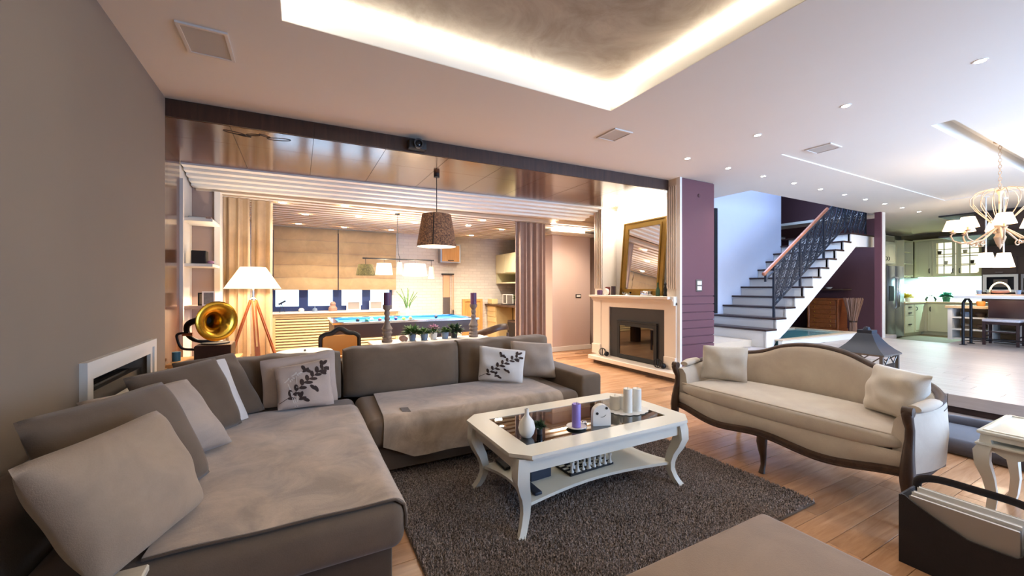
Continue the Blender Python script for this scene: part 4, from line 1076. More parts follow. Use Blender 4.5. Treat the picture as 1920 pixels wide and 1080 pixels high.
jar('candle_jar', 'dark red round candle behind the white clock on the mantel', 'candle', (4.70, 5.27, ZM), [(0, 0), (0.04, 0), (0.042, 0.13), (0.03, 0.14), (0, 0.14)], 'red_item')
ck = T('mantel_clock', 'round cream clock on the mantel beside the mirror', 'clock', (4.60, 5.20, ZM))
O('case', B().lathe([(0, -0.025), (0.05, -0.025), (0.055, 0), (0.05, 0.025), (0, 0.025)], (4.60, 5.20, ZM+0.058), 20, 'x', cap=False), 'ceramic', ck)
O('foot', B().box(4.575, 4.625, 5.175, 5.225, ZM, ZM+0.01), 'ceramic', ck, 0)
jar('candle_jar', 'tall dark brown candle beside the left mirror edge', 'candle', (4.68, 5.11, ZM), [(0, 0), (0.038, 0), (0.038, 0.15), (0, 0.15)], 'leather_brown')
jar('glass_bowl', 'low clear glass bowl in front of the mirror', 'bowl', (4.66, 4.78, ZM), [(0.02, 0), (0.07, 0.03), (0.075, 0.055), (0.07, 0.055), (0.06, 0.03), (0, 0.01)], 'clear_glass')
tag(O('silver_box', B().box(4.60, 4.70, 4.28, 4.44, ZM, ZM+0.075, 0.01, 2), 'chrome'), 'small silver box in front of the right mirror edge', 'box', 'things on the mantel')
jar('bottle', 'dark slim bottle at the right end of the mantel', 'bottle', (4.66, 4.15, ZM), [(0, 0), (0.03, 0), (0.03, 0.09), (0.012, 0.14), (0.012, 0.20), (0, 0.20)], 'green_dark')
jar('figurine', 'dark standing figurine beside the slim bottle on the mantel', 'figurine', (4.70, 4.05, ZM), [(0, 0), (0.03, 0), (0.022, 0.05), (0.028, 0.10), (0.012, 0.15), (0.02, 0.18), (0.0, 0.21)], 'matte_black')
for y_, lab in ((5.20, 'small iron ball ornament at the left of the hearth'), (4.03, 'small iron ball ornament at the right of the hearth')):
    f_ = T('hearth_ornament', lab, 'ornament', (4.52, y_, 0.1305), 0, 'iron ornaments on the hearth')
    for k in range(4):
        a = PI*k/4; O('ring', B().tube([(4.52+0.06*math.cos(t)*math.cos(a), y_+0.06*math.cos(t)*math.sin(a), 0.195+0.06*math.sin(t)) for t in [2*PI*j/18 for j in range(18)]], 0.004, 5, closed=True), 'black_metal', f_)
    O('small_ball', B().sphere((4.53, y_-0.09, 0.172), 0.04), 'black_metal', f_)
# switches and fittings on walls
def plate(name, label, loc, w, h, axis='y', n=1, mat='pewter'):
    t = T(name, label, 'switch', loc)
    if axis == 'y':
        O('plate', B().box(-w/2, w/2, -0.008, 0, -h/2, h/2, 0.003, 1), mat, t, world=False)
        for k in range(n): O('key', B().box(-w/2+0.02, w/2-0.02, -0.014, -0.008, -h/2+0.02+k*(h-0.02)/n, -h/2+(k+1)*(h-0.02)/n, 0.002, 1), 'ceramic', t, world=False)
    return t
plate('light_switch', 'double grey framed light switch on the purple column', (5.02, 3.7375, 1.305), 0.13, 0.17, 'y', 2)
plate('light_switch', 'dark framed light switch on the mauve pier', (5.09, 6.599, 1.105), 0.14, 0.075, 'y', 1, 'slate')
tag(O('wall_sensor', B().lathe([(0, -0.012), (0.02, -0.012), (0.028, 0.0)], (5.02, 3.737, 2.585), 14, 'y', cap=False), 'purple_dark'), 'small dark oval fitting high on the purple column', 'fitting')

# ================================================================ POOL ROOM
# ---- wall shelves with things
for z, lab, mat in ((2.035, 'topmost white shelf beside the portal', 'white_paint'), (1.515, 'middle white shelf beside the portal', 'white_paint'), (1.03, 'lowest taupe shelf beside the portal', 'wall_mauve')):
    tag(O('wall_shelf', B().box(-1.158, -0.875, 5.70, 6.16, z, z+0.035, 0.003, 1), mat), lab, 'shelf', 'shelves in the pool room niche')
def book(x, y, z, w, d, t, mat, lab):
    bk = T('book', lab, 'book', (x, y, z))
    O('pages', B().box(-w/2+0.002, w/2-0.004, -d/2+0.004, d/2-0.004, 0.003, t-0.003), 'paper', bk, 0, world=False)
    O('cover', B().box(-w/2, w/2, -d/2, d/2, 0, 0.0029).box(-w/2, w/2, -d/2, d/2, t-0.0029, t).box(-w/2, -w/2+0.0019, -d/2, d/2, 0.003, t-0.003), mat, bk, 0, world=False)
book(-1.02, 5.95, 2.0705, 0.2, 0.3, 0.03, 'leather_brown', 'dark flat book on the topmost niche shelf')
tag(O('trinket', B().box(-0.95, -0.90, 5.78, 5.86, 2.0705, 2.105, 0.006, 1), 'twig'), 'small tan object at the edge of the topmost niche shelf', 'ornament')
sb = T('black_speaker', 'black cube speaker on the middle niche shelf', 'speaker', (-1.02, 5.85, 1.5505))
O('case', B().box(-0.07, 0.07, -0.07, 0.07, 0, 0.155, 0.006, 1), 'matte_black', sb, world=False)
O('front_cloth', B().box(-0.06, 0.06, -0.074, -0.07, 0.01, 0.145), 'felt_dark', sb, 0, world=False)
tag(O('shell', B().sphere((-0.91, 5.80, 1.572), 0.028, (1.3, 1.0, 0.7)), 'flower_pink'), 'pink shell beside the black cube speaker', 'shell')
for k, (x, y, w, h, lab) in enumerate(((-0.98, 5.80, 0.10, 0.15, 'dark framed photo leaning on the lowest niche shelf'), (-0.92, 5.74, 0.12, 0.165, 'white framed photo at the edge of the lowest niche shelf'))):
    pf = T('photo_frame', lab, 'photo frame', (x, y, 1.0655), math.radians(12), 'photo frames on the niche shelf')
    O('frame', B().frame(-w/2, w/2, 0, h, 0.014, -0.006, 0.006), 'ceramic' if k else 'matte_black', pf, 0, world=False)
    O('picture', B().box(-w/2+0.014, w/2-0.014, -0.002, 0.004, 0.014, h-0.014), 'photo', pf, 0, world=False)
# ---- gramophone on its cabinet
gx, gy = -0.80, 5.05
gc = T('low_cabinet', 'dark low cabinet under the gramophone', 'cabinet', (gx, gy, 0))
O('body', B().box(gx-0.28, gx+0.24, gy-0.22, gy+0.22, 0.05, 0.52, 0.004, 1), 'honey_wood', gc)
O('top', B().box(gx-0.30, gx+0.26, gy-0.24, gy+0.24, 0.52, 0.55, 0.004, 1), 'honey_wood', gc)
for x, y in ((-0.25, -0.19), (0.21, -0.19), (-0.25, 0.19), (0.21, 0.19)): O('foot', B().box(gx+x-0.02, gx+x+0.02, gy+y-0.02, gy+y+0.02, 0, 0.051), 'honey_wood', gc, 0)
gr = T('gramophone', 'antique gramophone with a big brass horn beside the portal', 'gramophone', (gx, gy, 0.5505))
O('case', B().box(gx-0.10, gx+0.20, gy-0.16, gy+0.16, 0.551, 0.70, 0.006, 1), 'dark_wood', gr)
O('turntable', B().cyl((gx+0.05, gy, 0.70), 0.12, 0.012, 24), 'matte_black', gr)
neck = cat([(gx+0.06, gy+0.08, 0.715), (gx-0.10, gy+0.04, 0.73), (gx-0.17, gy-0.02, 0.80), (gx-0.17, gy-0.06, 0.90), (gx-0.10, gy-0.08, 0.945), (gx-0.01, gy-0.10, 0.945)], 6)
O('tone_arm', B().tube(neck, [lerp(0.014, 0.036, i/(len(neck)-1)) for i in range(len(neck))], 10), 'black_metal', gr, 60)
crank = cat([(gx-0.10, gy-0.1, 0.66), (gx-0.20, gy-0.1, 0.68), (gx-0.235, gy-0.1, 0.76), (gx-0.235, gy-0.1, 0.82), (gx-0.15, gy-0.1, 0.83)], 5)
O('crank', B().tube(crank, 0.012, 8), 'black_metal', gr, 60)
O('crank_knob', B().cyl((gx-0.20, gy-0.1, 0.815), 0.016, 0.08, 10, 'x'), 'handrail_wood', gr)
hd = Vector((0.62, -0.78, 0.0)).normalized()
HM = Vector((0, 0, 1)).rotation_difference(hd).to_matrix()
hprof = [(0.034, 0.0), (0.045, 0.06), (0.062, 0.10), (0.085, 0.13), (0.118, 0.155), (0.155, 0.170), (0.186, 0.176), (0.196, 0.174), (0.186, 0.180), (0.150, 0.180), (0.112, 0.166), (0.080, 0.140), (0.056, 0.105), (0.040, 0.06), (0.028, 0.01)]
O('horn', B().lathe(hprof, (gx-0.01, gy-0.10, 0.945), 32, mat=HM, cap=False), 'brass', gr, 70)
O('horn_throat', B().lathe([(0.0, 0.02), (0.037, 0.02), (0.037, 0.024), (0, 0.024)], (gx-0.01, gy-0.10, 0.945), 20, mat=HM, cap=False), 'soot', gr)
tag(O('blue_candle', B().cyl((-1.06, 5.02, 0.5505), 0.035, 0.09, 16), 'cyan_box'), 'teal candle jar on the low cabinet beside the gramophone', 'candle')
# ---- tripod lamp
tl = T('tripod_lamp', 'floor lamp with wooden tripod and glowing white cone shade', 'floor lamp', (-0.498, 5.90, 0))
O('shade', B().lathe([(0.303, 1.262), (0.137, 1.528), (0.134, 1.528), (0.300, 1.262)], (-0.498, 5.90, 0), 32, cap=False), 'shade_lamp', tl, 60)
O('stem', B().cyl((-0.498, 5.90, 1.12), 0.014, 0.2, 12), 'chrome', tl)
O('collar', B().lathe([(0.02, 1.10), (0.035, 1.115), (0.035, 1.135), (0.02, 1.15)], (-0.498, 5.90, 0), 16), 'chrome', tl)
for a in (-2.6, -1.3, -0.35):
    dx, dy = math.cos(a), math.sin(a)
    p0 = Vector((-0.498+0.03*dx, 5.90+0.03*dy, 1.12)); p1 = Vector((-0.498+0.40*dx, 5.90+0.40*dy, 0.0)); pm = p0.lerp(p1, 0.62)
    s = Vector((-dy, dx, 0))*0.016
    bb = B()
    for sg in (-1, 1): bb.tube([p0+s*sg, p0.lerp(p1, 0.62)+s*sg*1.2], 0.008, 4, flat=(0, 0, 1))
    lg = O('leg', bb, 'orange_wood', tl, 0)
    O('lower_leg', B().tube([p0.lerp(p1, 0.5), p1], 0.010, 4, flat=(0, 0, 1)), 'orange_wood', lg, 0)
    O('clamp', B().box(pm.x-0.024, pm.x+0.024, pm.y-0.02, pm.y+0.02, pm.z-0.012, pm.z+0.012), 'chrome', lg, 0)
light('tripod_bulb', 'POINT', (-0.498, 5.90, 1.36), 15, WARM, radius=0.05)
# ---- brown pendant
pd = T('pendant_lamp', 'large brown drum pendant lamp hanging under the wood soffit', 'pendant lamp', (1.465, 4.65, 1.76))
cx, cy = 1.465, 4.65
O('shade', B().lathe([(0.236, 1.765), (0.172, 2.15), (0.168, 2.15), (0.232, 1.765)], (cx, cy, 0), 36, cap=False), 'shade_brown', pd, 60)
O('diffuser', B().cyl((cx, cy, 1.768), 0.226, 0.006, 36), 'shade_inner', pd)
O('lining', B().lathe([(0.2315, 1.768), (0.1675, 2.148)], (cx, cy, 0), 36, cap=False), 'ceramic', pd, 60)
O('cord', B().cyl((cx, cy, 2.0), 0.005, 0.65, 8), 'matte_black', pd)
O('canopy', B().lathe([(0.035, 2.60), (0.035, 2.651)], (cx, cy, 0), 16), 'matte_black', pd)
O('seam', B().tube([(cx-0.236*0.47, cy-0.236*0.885, 1.766), (cx-0.172*0.47, cy-0.172*0.885, 2.149)], 0.006, 6), 'matte_black', pd)
light('pendant_glow', 'SPOT', (cx, cy, 1.75), 20, WARM, (0, 0, 0), spot=150, blend=0.8, radius=0.18)
# ---- curtains
def curtain(x0, x1, y, z0, z1, folds, amp, seed):
    rr = random.Random(seed); ph = [rr.random()*6 for _ in range(3)]
    def fn(u, v):
        a = u*folds*2*PI
        return (lerp(x0, x1, u)+0.012*math.sin(a*2+ph[0])*v, y + amp*(math.sin(a)+0.35*math.sin(1.7*a+ph[1]))*(0.6+0.4*v), lerp(z1, z0, v))
    return B().surf(fn, max(24, int(folds*14)), 8, 0.006)
tag(O('curtain', curtain(-0.87, -0.58, 6.42, 0.01, 2.47, 3, 0.035, 1), 'curtain_tan', None, 60), 'tan curtain panel left of the tripod lamp, nearer the shelves', 'curtain', 'tan curtains at the pool room window')
tag(O('curtain', curtain(-0.56, -0.315, 6.46, 0.01, 2.47, 2, 0.035, 2), 'curtain_tan', None, 60), 'tan curtain panel behind the tripod lamp, beside the window', 'curtain', 'tan curtains at the pool room window')
tag(O('curtain', curtain(3.45, 4.08, 6.30, 0.01, 2.47, 5.5, 0.045, 3), 'curtain_mauve', None, 60), 'mauve floor-length curtain beside the mauve pier', 'curtain')
# ---- blinds
def blind(x0, x1, label):
    t = T('roman_blind', label, 'blind', ((x0+x1)/2, 8.98, 2.4), 0, 'tan roman blinds')
    n_ = 5
    for k in range(n_):
        za, zb = lerp(2.475, 1.235, k/n_), lerp(2.475, 1.235, (k+1)/n_)
        def fn(u, v, za=za, zb=zb): return (lerp(x0, x1, u), 8.985 - 0.022*math.sin(PI*v)**0.8 - 0.006*math.sin(9*u+k), lerp(za, zb, v))
        O('fold', B().surf(fn, 12, 6, 0.004), 'blind_tan', t, 60)
        O('batten', B().box(x0, x1, 8.978, 8.992, zb-0.006, zb+0.004), 'curtain_tan', t, 0)
blind(-0.425, 0.715, 'left tan roman blind with horizontal folds')
blind(0.735, 1.90, 'right tan roman blind next to the white brick wall')
# ---- radiator cover
rc = T('radiator_cover', 'cream slatted radiator cover under the pool room window', 'radiator cover', (0.7, 8.9, 0))
O('frame', B().frame(-0.44, 1.92, 0.0, 0.76, 0.05, 8.85, 8.88), 'desk_cream', rc, 0)
O('dark_back', B().box(-0.42, 1.9, 8.93, 8.94, 0.02, 0.75), 'stone_beige', rc, 0)
slat = mesh_of(B().box(-0.39, 1.87, -0.012, 0.012, -0.018, 0.018, 0.003, 1), 'slat', 'desk_cream', 0)
for k in range(12): link('slat', slat, rc, (-0.7, 8.875-8.9, 0.085+k*0.0545), (math.radians(-20), 0, 0))
# ---- sill things
ts = T('toy_telescope', 'small black telescope on the window sill', 'telescope', (-0.30, 8.92, 0.7985))
O('tube', B().tube([(-0.34, 8.92, 0.95), (-0.22, 8.92, 1.02)], 0.018, 10), 'navy', ts)
for a in (0, 2.1, 4.2): O('leg', B().tube([(-0.29, 8.92, 0.97), (-0.29+0.06*math.cos(a), 8.92+0.06*math.sin(a), 0.799)], 0.006, 6), 'navy', ts)
tag(O('ornament', B().lathe([(0, 0), (0.05, 0), (0.055, 0.04), (0.03, 0.07), (0, 0.075)], (0.05, 8.92, 0.7985), 14, cap=False), 'ceramic'), 'round white pot on the sill beside the telescope', 'ornament')
tag(O('ornament', B().lathe([(0, 0), (0.05, 0), (0.045, 0.05), (0.01, 0.07), (0.006, 0.12), (0, 0.12)], (0.29, 8.92, 0.7985), 14, cap=False), 'ceramic_blue'), 'small blue-white pot with a spout on the sill', 'ornament')
tag(O('figurine', B().lathe([(0, 0), (0.08, 0), (0.085, 0.06), (0.05, 0.11), (0.06, 0.15), (0.035, 0.19), (0, 0.20)], (0.62, 8.92, 0.7985), 14, cap=False), 'twig'), 'pinkish seated figurine on the window sill', 'figurine')
for x, lab in ((1.02, 'white framed picture on the sill, left one'), (1.47, 'white framed picture on the sill, partly behind a candlestick')):
    pf = T('photo_frame', lab, 'photo frame', (x, 8.93, 0.7985), 0, 'picture frames on the sill')
    O('frame', B().frame(-0.14, 0.14, 0, 0.20, 0.03, -0.01, 0.01), 'ceramic', pf, 0, world=False)
    O('picture', B().box(-0.11, 0.11, 0.0, 0.006, 0.03, 0.17), 'paper_grey', pf, 0, world=False)
# ---- pool table
pt = T('pool_table', 'dark brown pool table with blue cloth', 'pool table', (1.5, 6.65, 0))
PX0, PX1, PY0, PY1 = 0.42, 2.62, 6.03, 7.20
O('bed', B().box(PX0+0.13, PX1-0.13, PY0+0.13, PY1-0.13, 0.70, 0.745), 'pool_cloth', pt, 0)
O('cushion_rail', B().frame(PX0+0.08, PX1-0.08, PY0+0.08, PY1-0.08, 0.055, 0.74, 0.772, 'xy'), 'pool_cloth', pt, 0)
O('top_rail', B().frame(PX0, PX1, PY0, PY1, 0.085, 0.755, 0.782, 'xy'), 'chrome', pt, 0)
O('cabinet', B().frame(PX0+0.02, PX1-0.02, PY0+0.02, PY1-0.02, 0.06, 0.56, 0.755, 'xy'), 'pool_body', pt, 0)
O('under_panel', B().box(PX0+0.05, PX1-0.05, PY0+0.05, PY1-0.05, 0.58, 0.60), 'pool_body', pt, 0)
for x, y in ((PX0+0.3, PY0+0.25), (PX1-0.45, PY0+0.25), (PX0+0.3, PY1-0.25), (PX1-0.45, PY1-0.25)): O('leg', B().box(x-0.09, x+0.09, y-0.09, y+0.09, 0.0, 0.58, 0.01, 1), 'walnut', pt)
for x, y in ((PX0+0.1, PY0+0.1), (PX1-0.1, PY0+0.1), (PX0+0.1, PY1-0.1), (PX1-0.1, PY1-0.1), (1.52, PY0+0.09), (1.52, PY1-0.09)): O('pocket', B().cyl((x, y, 0.7825), 0.055, 0.003, 16), 'matte_black', pt)
balls = [(0.80, 6.5, 'matte_black', 'black'), (0.92, 6.42, 'green_mint', 'green'), (1.02, 6.6, 'ceramic', 'white'), (1.12, 6.45, 'red_item', 'red'), (1.5, 6.5, 'flower_yellow', 'yellow'), (1.62, 6.55, 'orange_item', 'orange'), (2.1, 6.7, 'navy', 'dark blue'), (1.40, 6.62, 'candle_purple', 'purple')]
for x, y, m_, cn in balls: tag(O('pool_ball', B().sphere((x, y, 0.7742), 0.029), m_), '%s ball on the blue pool table' % cn, 'ball', 'pool balls')
# ---- bar lamp over the pool table
bl_ = T('bar_pendant', 'black bar lamp with five mixed shades above the pool table', 'pendant lamp', (1.46, 6.6, 1.5))
O('bar', B().box(0.885, 2.03, 6.59, 6.615, 1.728, 1.748), 'matte_black', bl_, 0)
O('cord', B().tube(cat([(1.46, 6.6, 1.748), (1.435, 6.6, 1.85), (1.425, 6.6, 2.1), (1.42, 6.6, 2.48)], 6), 0.004, 6), 'matte_black', bl_)
O('canopy', B().cyl((1.42, 6.6, 2.465), 0.04, 0.014, 14), 'matte_black', bl_)
for x, r0, r1, z0, z1, m_, nm in ((0.93, 0.145, 0.11, 1.47, 1.64, 'olive_shade', 'olive_shade'), (1.21, 0.135, 0.11, 1.485, 1.665, 'shade_white', 'white_shade'), (1.455, 0.055, 0.035, 1.49, 1.69, 'shade_amber', 'glass_shade'), (1.71, 0.20, 0.17, 1.47, 1.67, 'shade_white', 'white_shade'), (1.985, 0.052, 0.032, 1.43, 1.63, 'shade_amber', 'glass_shade')):
    s_ = O(nm, B().lathe([(r0, z0), (r1, z1), (r1-0.004, z1), (r0-0.004, z0)], (x, 6.602, 0), 24, cap=False), m_, bl_, 60)
    O('rod', B().cyl((x, 6.602, z1-0.03), 0.004, 1.73-z1+0.03, 6), 'matte_black', s_)
    O('bulb_disc', B().cyl((x, 6.602, z0+0.02), r0*0.85, 0.004, 18), 'shade_inner' if m_ != 'olive_shade' else 'shade_amber', s_)
for x in (1.21, 1.71): light('bar_lamp_uplight', 'SPOT', (x, 6.602, 1.62), 26, WARM, (PI, 0, 0), spot=140, blend=0.9, radius=0.08)
light('bar_lamp_glow', 'AREA', (1.46, 6.6, 1.46), 20, WARM, (0, 0, 0), 1.1, 0.2)
# ---- things on the brick wall
hc = T('wall_cabinet', 'honey wood wall box on the white brick wall', 'cabinet', (3.15, 9.0, 1.85))
O('body', B().box(2.90, 3.40, 8.92, 9.099, 1.86, 2.30, 0.006, 1), 'steel', hc)
O('door', B().box(2.94, 3.36, 8.905, 8.919, 1.89, 2.27), 'honey_wood', hc, 0)
O('handle', B().box(3.08, 3.22, 8.897, 8.904, 1.905, 1.925), 'matte_black', hc, 0)
cr = T('cue_rack', 'wall rack holding pool cues on the white brick wall', 'cue rack', (3.13, 9.05, 0.6))
O('top_bar', B().box(2.98, 3.28, 9.04, 9.098, 1.585, 1.615), 'matte_black', cr, 0)
O('back_board', B().box(3.02, 3.18, 9.07, 9.098, 1.05, 1.58), 'cue_wood', cr, 0)
O('lower_board', B().box(3.02, 3.18, 9.065, 9.098, 0.62, 1.05), 'pewter', cr, 0)
for x, lab in ((3.225, 'pool cue standing in the wall rack, left one'), (3.26, 'pool cue standing in the wall rack, right one')):
    cu = T('pool_cue', lab, 'pool cue', (x, 9.03, 0.0), 0, 'pool cues in the rack')
    O('shaft', B().lathe([(0.010, 0.75), (0.006, 1.58), (0, 1.585)], (x, 9.03, 0), 10), 'cue_wood', cu)
    O('butt', B().lathe([(0.015, 0.0), (0.010, 0.75)], (x, 9.03, 0), 10), 'matte_black', cu)
wd = T('wood_door', 'low honey wood panelled door in the brick wall', 'door panel', (3.76, 9.05, 0))
O('frame', B().frame(3.50, 4.02, 0.0, 1.0, 0.06, 9.04, 9.098), 'honey_wood', wd, 0)
O('panel', B().box(3.56, 3.96, 9.06, 9.098, 0.06, 0.94), 'honey_wood', wd, 0)
O('moulding', B().frame(3.62, 3.90, 0.14, 0.86, 0.02, 9.05, 9.06), 'honey_wood', wd, 0)
# ---- desk and wall units behind the curtain
dk = T('desk', 'cream desk with dark top along the right wall of the pool room', 'desk', (4.6, 8.3, 0))
O('desktop', B().box(4.10, 5.74, 7.2, 9.09, 0.84, 0.88, 0.004, 1), 'walnut_x', dk)
O('drawer_unit', B().box(4.16, 4.6, 8.55, 9.05, 0.0, 0.84), 'desk_cream', dk, 0)
for z in (0.45, 0.58, 0.71): O('drawer_front', B().box(4.145, 4.159, 8.57, 9.03, z, z+0.115), 'desk_cream', dk, 0)
O('side_panel', B().box(4.16, 5.5, 7.3, 7.34, 0.25, 0.84), 'desk_cream', dk, 0)
O('modesty_panel', B().box(4.62, 4.66, 7.34, 8.55, 0.4, 0.84), 'desk_cream', dk, 0)
uc = T('hanging_cabinet', 'cream wall cabinet hanging above the desk', 'cabinet', (4.7, 8.6, 1.4))
O('body', B().box(4.42, 5.2, 7.6, 9.09, 1.62, 2.10), 'cabinet_cream', uc, 0)
for y0_ in (7.62, 8.12, 8.61): O('door', B().box(4.40, 4.419, y0_, y0_+0.46, 1.64, 2.08), 'cabinet_cream', uc, 0)
O('open_shelf', B().box(4.42, 5.2, 7.6, 9.09, 1.38, 1.41).box(4.42, 5.2, 9.05, 9.09, 1.41, 1.62), 'cabinet_cream', uc, 0)
for x, y, lab in ((4.50, 8.70, 'small photo frame at the back of the desk'), (4.42, 8.35, 'photo frame on the desk beside the curtain')):
    pf = T('photo_frame', lab, 'photo frame', (x, y, 0.8805), math.radians(-70), 'photo frames on the desk')
    O('frame', B().frame(-0.11, 0.11, 0, 0.24, 0.02, -0.008, 0.008), 'ceramic', pf, 0, world=False)
    O('picture', B().box(-0.09, 0.09, -0.002, 0.004, 0.02, 0.22), 'photo', pf, 0, world=False)
tag(O('desk_box', B().box(4.16, 4.32, 8.80, 9.04, 0.8805, 1.0, 0.004, 1), 'desk_cream'), 'cream letter box on the desk corner', 'box')
tag(O('laptop', B().box(4.16, 4.42, 7.95, 8.30, 0.8805, 0.905, 0.004, 1), 'slate'), 'closed dark laptop on the desk', 'laptop')
pg = T('potted_plant', 'green leafy plant on the desk beside the curtain', 'plant', (4.5, 8.1, 0.88))
O('pot', B().lathe([(0.05, 0), (0.06, 0.10), (0.05, 0.10), (0.04, 0.02)], (4.5, 8.05, 0.8805), 14), 'ceramic', pg)
O('leaves', foliage((4.5, 8.05, 1.02), 0.10, 90, 0.12, 44), 'green_leaf', pg, 0)
ocb = T('wooden_chest', 'dark brown open chest under the desk', 'chest', (4.3, 7.0, 0))
O('body', B().box(4.15, 4.75, 7.45, 7.95, 0.0, 0.55), 'walnut_x', ocb, 0)
O('door', B().box(4.135, 4.149, 7.47, 7.93, 0.04, 0.51), 'matte_black', ocb, 0)
# ---- white console with counter glimpsed right of the pier
wc = T('white_counter', 'white counter glimpsed between the pier and the fireplace', 'counter', (5.6, 6.3, 0))
O('top', B().box(5.44, 5.74, 5.9, 6.5, 0.80, 0.83), 'white_paint', wc, 0)
O('leg', B().box(5.46, 5.5, 5.95, 6.0, 0, 0.8).box(5.66, 5.70, 5.95, 6.0, 0, 0.8), 'white_paint', wc, 0)
# ---- table behind the sofa
tb = T('console_table', 'long white console table behind the sofa', 'table', (1.4, 4.65, 0))
O('tabletop', B().box(0.70, 2.10, 4.46, 4.80, 0.63, 0.66, 0.006, 1), 'white_paint', tb)
for x, y in ((0.75, 4.51), (2.05, 4.51), (0.75, 4.75), (2.05, 4.75)): O('leg', B().box(x-0.03, x+0.03, y-0.03, y+0.03, 0, 0.63), 'white_paint', tb, 0)
def candlestick(x, y, h, label, clabel):
    t = T('candlestick', label, 'candlestick', (x, y, 0.6605), 0, 'turned grey candlesticks')
    k = h/0.40
    prof = [(0.062, 0), (0.066, 0.02), (0.052, 0.035), (0.060, 0.055), (0.045, 0.07), (0.062, 0.10), (0.050, 0.12), (0.066, 0.145), (0.040, 0.185), (0.028, 0.235), (0.036, 0.255), (0.026, 0.28), (0.036, 0.31), (0.028, 0.34), (0.05, 0.375), (0.052, 0.40), (0, 0.40)]
    O('turned_column', B().lathe([(a*0.92, z*k) for a, z in prof], (0, 0, 0), 22, cap=False), 'grey_turned', t, world=False)
    candle('pillar_candle', clabel, (x, y, 0.661+h), 0.038, 0.145, 'candle_purple', 'purple candles on the candlesticks')
candlestick(0.88, 4.62, 0.415, 'grey turned wooden candlestick left of the potted plants', 'purple candle on the left candlestick')
candlestick(1.93, 4.62, 0.405, 'grey turned wooden candlestick right of the potted plants', 'purple candle on the right candlestick')
ppl = [(1.17, 4.64, 'ceramic_blue', 'green_leaf', 0.085, 0.17, 'leafy plant in a grey-blue pot, leftmost on the long table'), (1.30, 4.60, 'ceramic_blue', 'green_leaf', 0.06, 0.10, 'low green plant in a grey pot next to the leftmost one'), (1.42, 4.63, 'ceramic', 'flower_pink', 0.075, 0.10, 'pink flowering plant in a white pot on the long table'), (1.56, 4.62, 'ceramic_blue', 'green_leaf', 0.055, 0.09, 'small green plant right of the pink flowers'), (1.69, 4.66, 'slate', 'green_dark', 0.085, 0.16, 'bushy dark green plant in a slate pot, rightmost on the long table')]
for k, (x, y, pm, lm, pr, ln_, lab) in enumerate(ppl):
    t = T('potted_plant', lab, 'plant', (x, y, 0.6605), 0, 'potted plants on the long table')
    O('pot', B().lathe([(0.036, 0), (0.046, 0.075), (0.049, 0.08), (0.042, 0.08), (0.035, 0.02)], (x, y, 0.6605), 16), pm, t)
    O('leaves', foliage((x, y, 0.74), pr, 110, ln_*0.55, 60+k), 'green_leaf' if lm == 'flower_pink' else lm, t, 0)
    if lm == 'flower_pink': O('blossom', foliage((x, y, 0.79), 0.07, 90, 0.035, 90), 'flower_pink', t, 0)
tag(O('snail_ornament', B().sphere((1.05, 4.60, 0.695), 0.036, (1.2, 0.8, 0.95)).sphere((1.085, 4.60, 0.685), 0.025), 'twig'), 'brown rounded ornament left of the potted plants', 'ornament')
gw = T('grass_vase', 'slim vase with tall grass stems on the far pool table rail', 'vase', (1.72, 7.15, 0.7825))
O('vase', B().lathe([(0.025, 0), (0.03, 0.08), (0.018, 0.16), (0.016, 0.16), (0.02, 0.08), (0, 0.01)], (1.72, 7.155, 0.7835), 14), 'ceramic', gw)
bb = B(); rr = random.Random(8)
for k in range(14):
    a = rr.random()*6.28; L = 0.25+0.2*rr.random(); s_ = 0.05+0.08*rr.random()
    bb.tube([(1.72, 7.155, 0.83), (1.72+s_*0.6*math.cos(a), 7.155+s_*0.4*math.sin(a), 0.83+L*0.6), (1.72+s_*1.6*math.cos(a), 7.155+s_*math.sin(a), 0.83+L)], 0.006, 5)
O('stems', bb, 'green_leaf', gw)
# ---- chairs round the table
ch = T('carved_chair', 'ornate black carved chair with gold upholstery behind the sofa', 'chair', (0.42, 5.32, 0))
O('seat', B().box(0.20, 0.66, 5.10, 5.54, 0.40, 0.47, 0.03, 3), 'leather_gold', ch)
O('backrest', B().box(0.24, 0.62, 5.07, 5.10, 0.48, 0.72, 0.01, 1), 'leather_gold', ch)
crest = cat([(0.22, 5.085, 0.69), (0.27, 5.085, 0.725), (0.34, 5.085, 0.74), (0.43, 5.085, 0.79), (0.52, 5.085, 0.74), (0.59, 5.085, 0.725), (0.64, 5.085, 0.69)], 6)
O('crest_rail', B().tube(crest, [(0.03, 0.02)]*len(crest), 8, flat=(0, 0, 1)), 'matte_black', ch, 60)
for x in (0.22, 0.64): O('back_post', B().tube([(x, 5.085, 0.0), (x, 5.10, 0.4), (x, 5.085, 0.70)], 0.02, 8), 'matte_black', ch)
for x in (0.23, 0.63): O('front_leg', B().tube([(x, 5.52, 0.0), (x, 5.50, 0.2), (x, 5.52, 0.42)], 0.02, 8), 'matte_black', ch)
ch2 = T('armchair', 'brown curved-back chair with grey cushion beside the right candlestick', 'chair', (2.62, 5.55, 0))
bk = cat([(2.36, 5.80, 0.54), (2.36, 5.56, 0.57), (2.50, 5.40, 0.63), (2.66, 5.36, 0.68), (2.82, 5.42, 0.68), (2.90, 5.60, 0.65)], 6)
O('curved_back', B().tube(bk, [(0.05, 0.016)]*len(bk), 8, flat=(0, 0, 1)), 'walnut_x', ch2, 60)
O('seat', B().box(2.40, 2.88, 5.42, 5.88, 0.40, 0.47, 0.03, 3), 'pillow_white', ch2)
for x, y in ((2.43, 5.46), (2.85, 5.46), (2.43, 5.84), (2.85, 5.84)): O('leg', B().cyl((x, y, 0), 0.02, 0.58 if y < 5.6 else 0.41, 10), 'walnut', ch2)
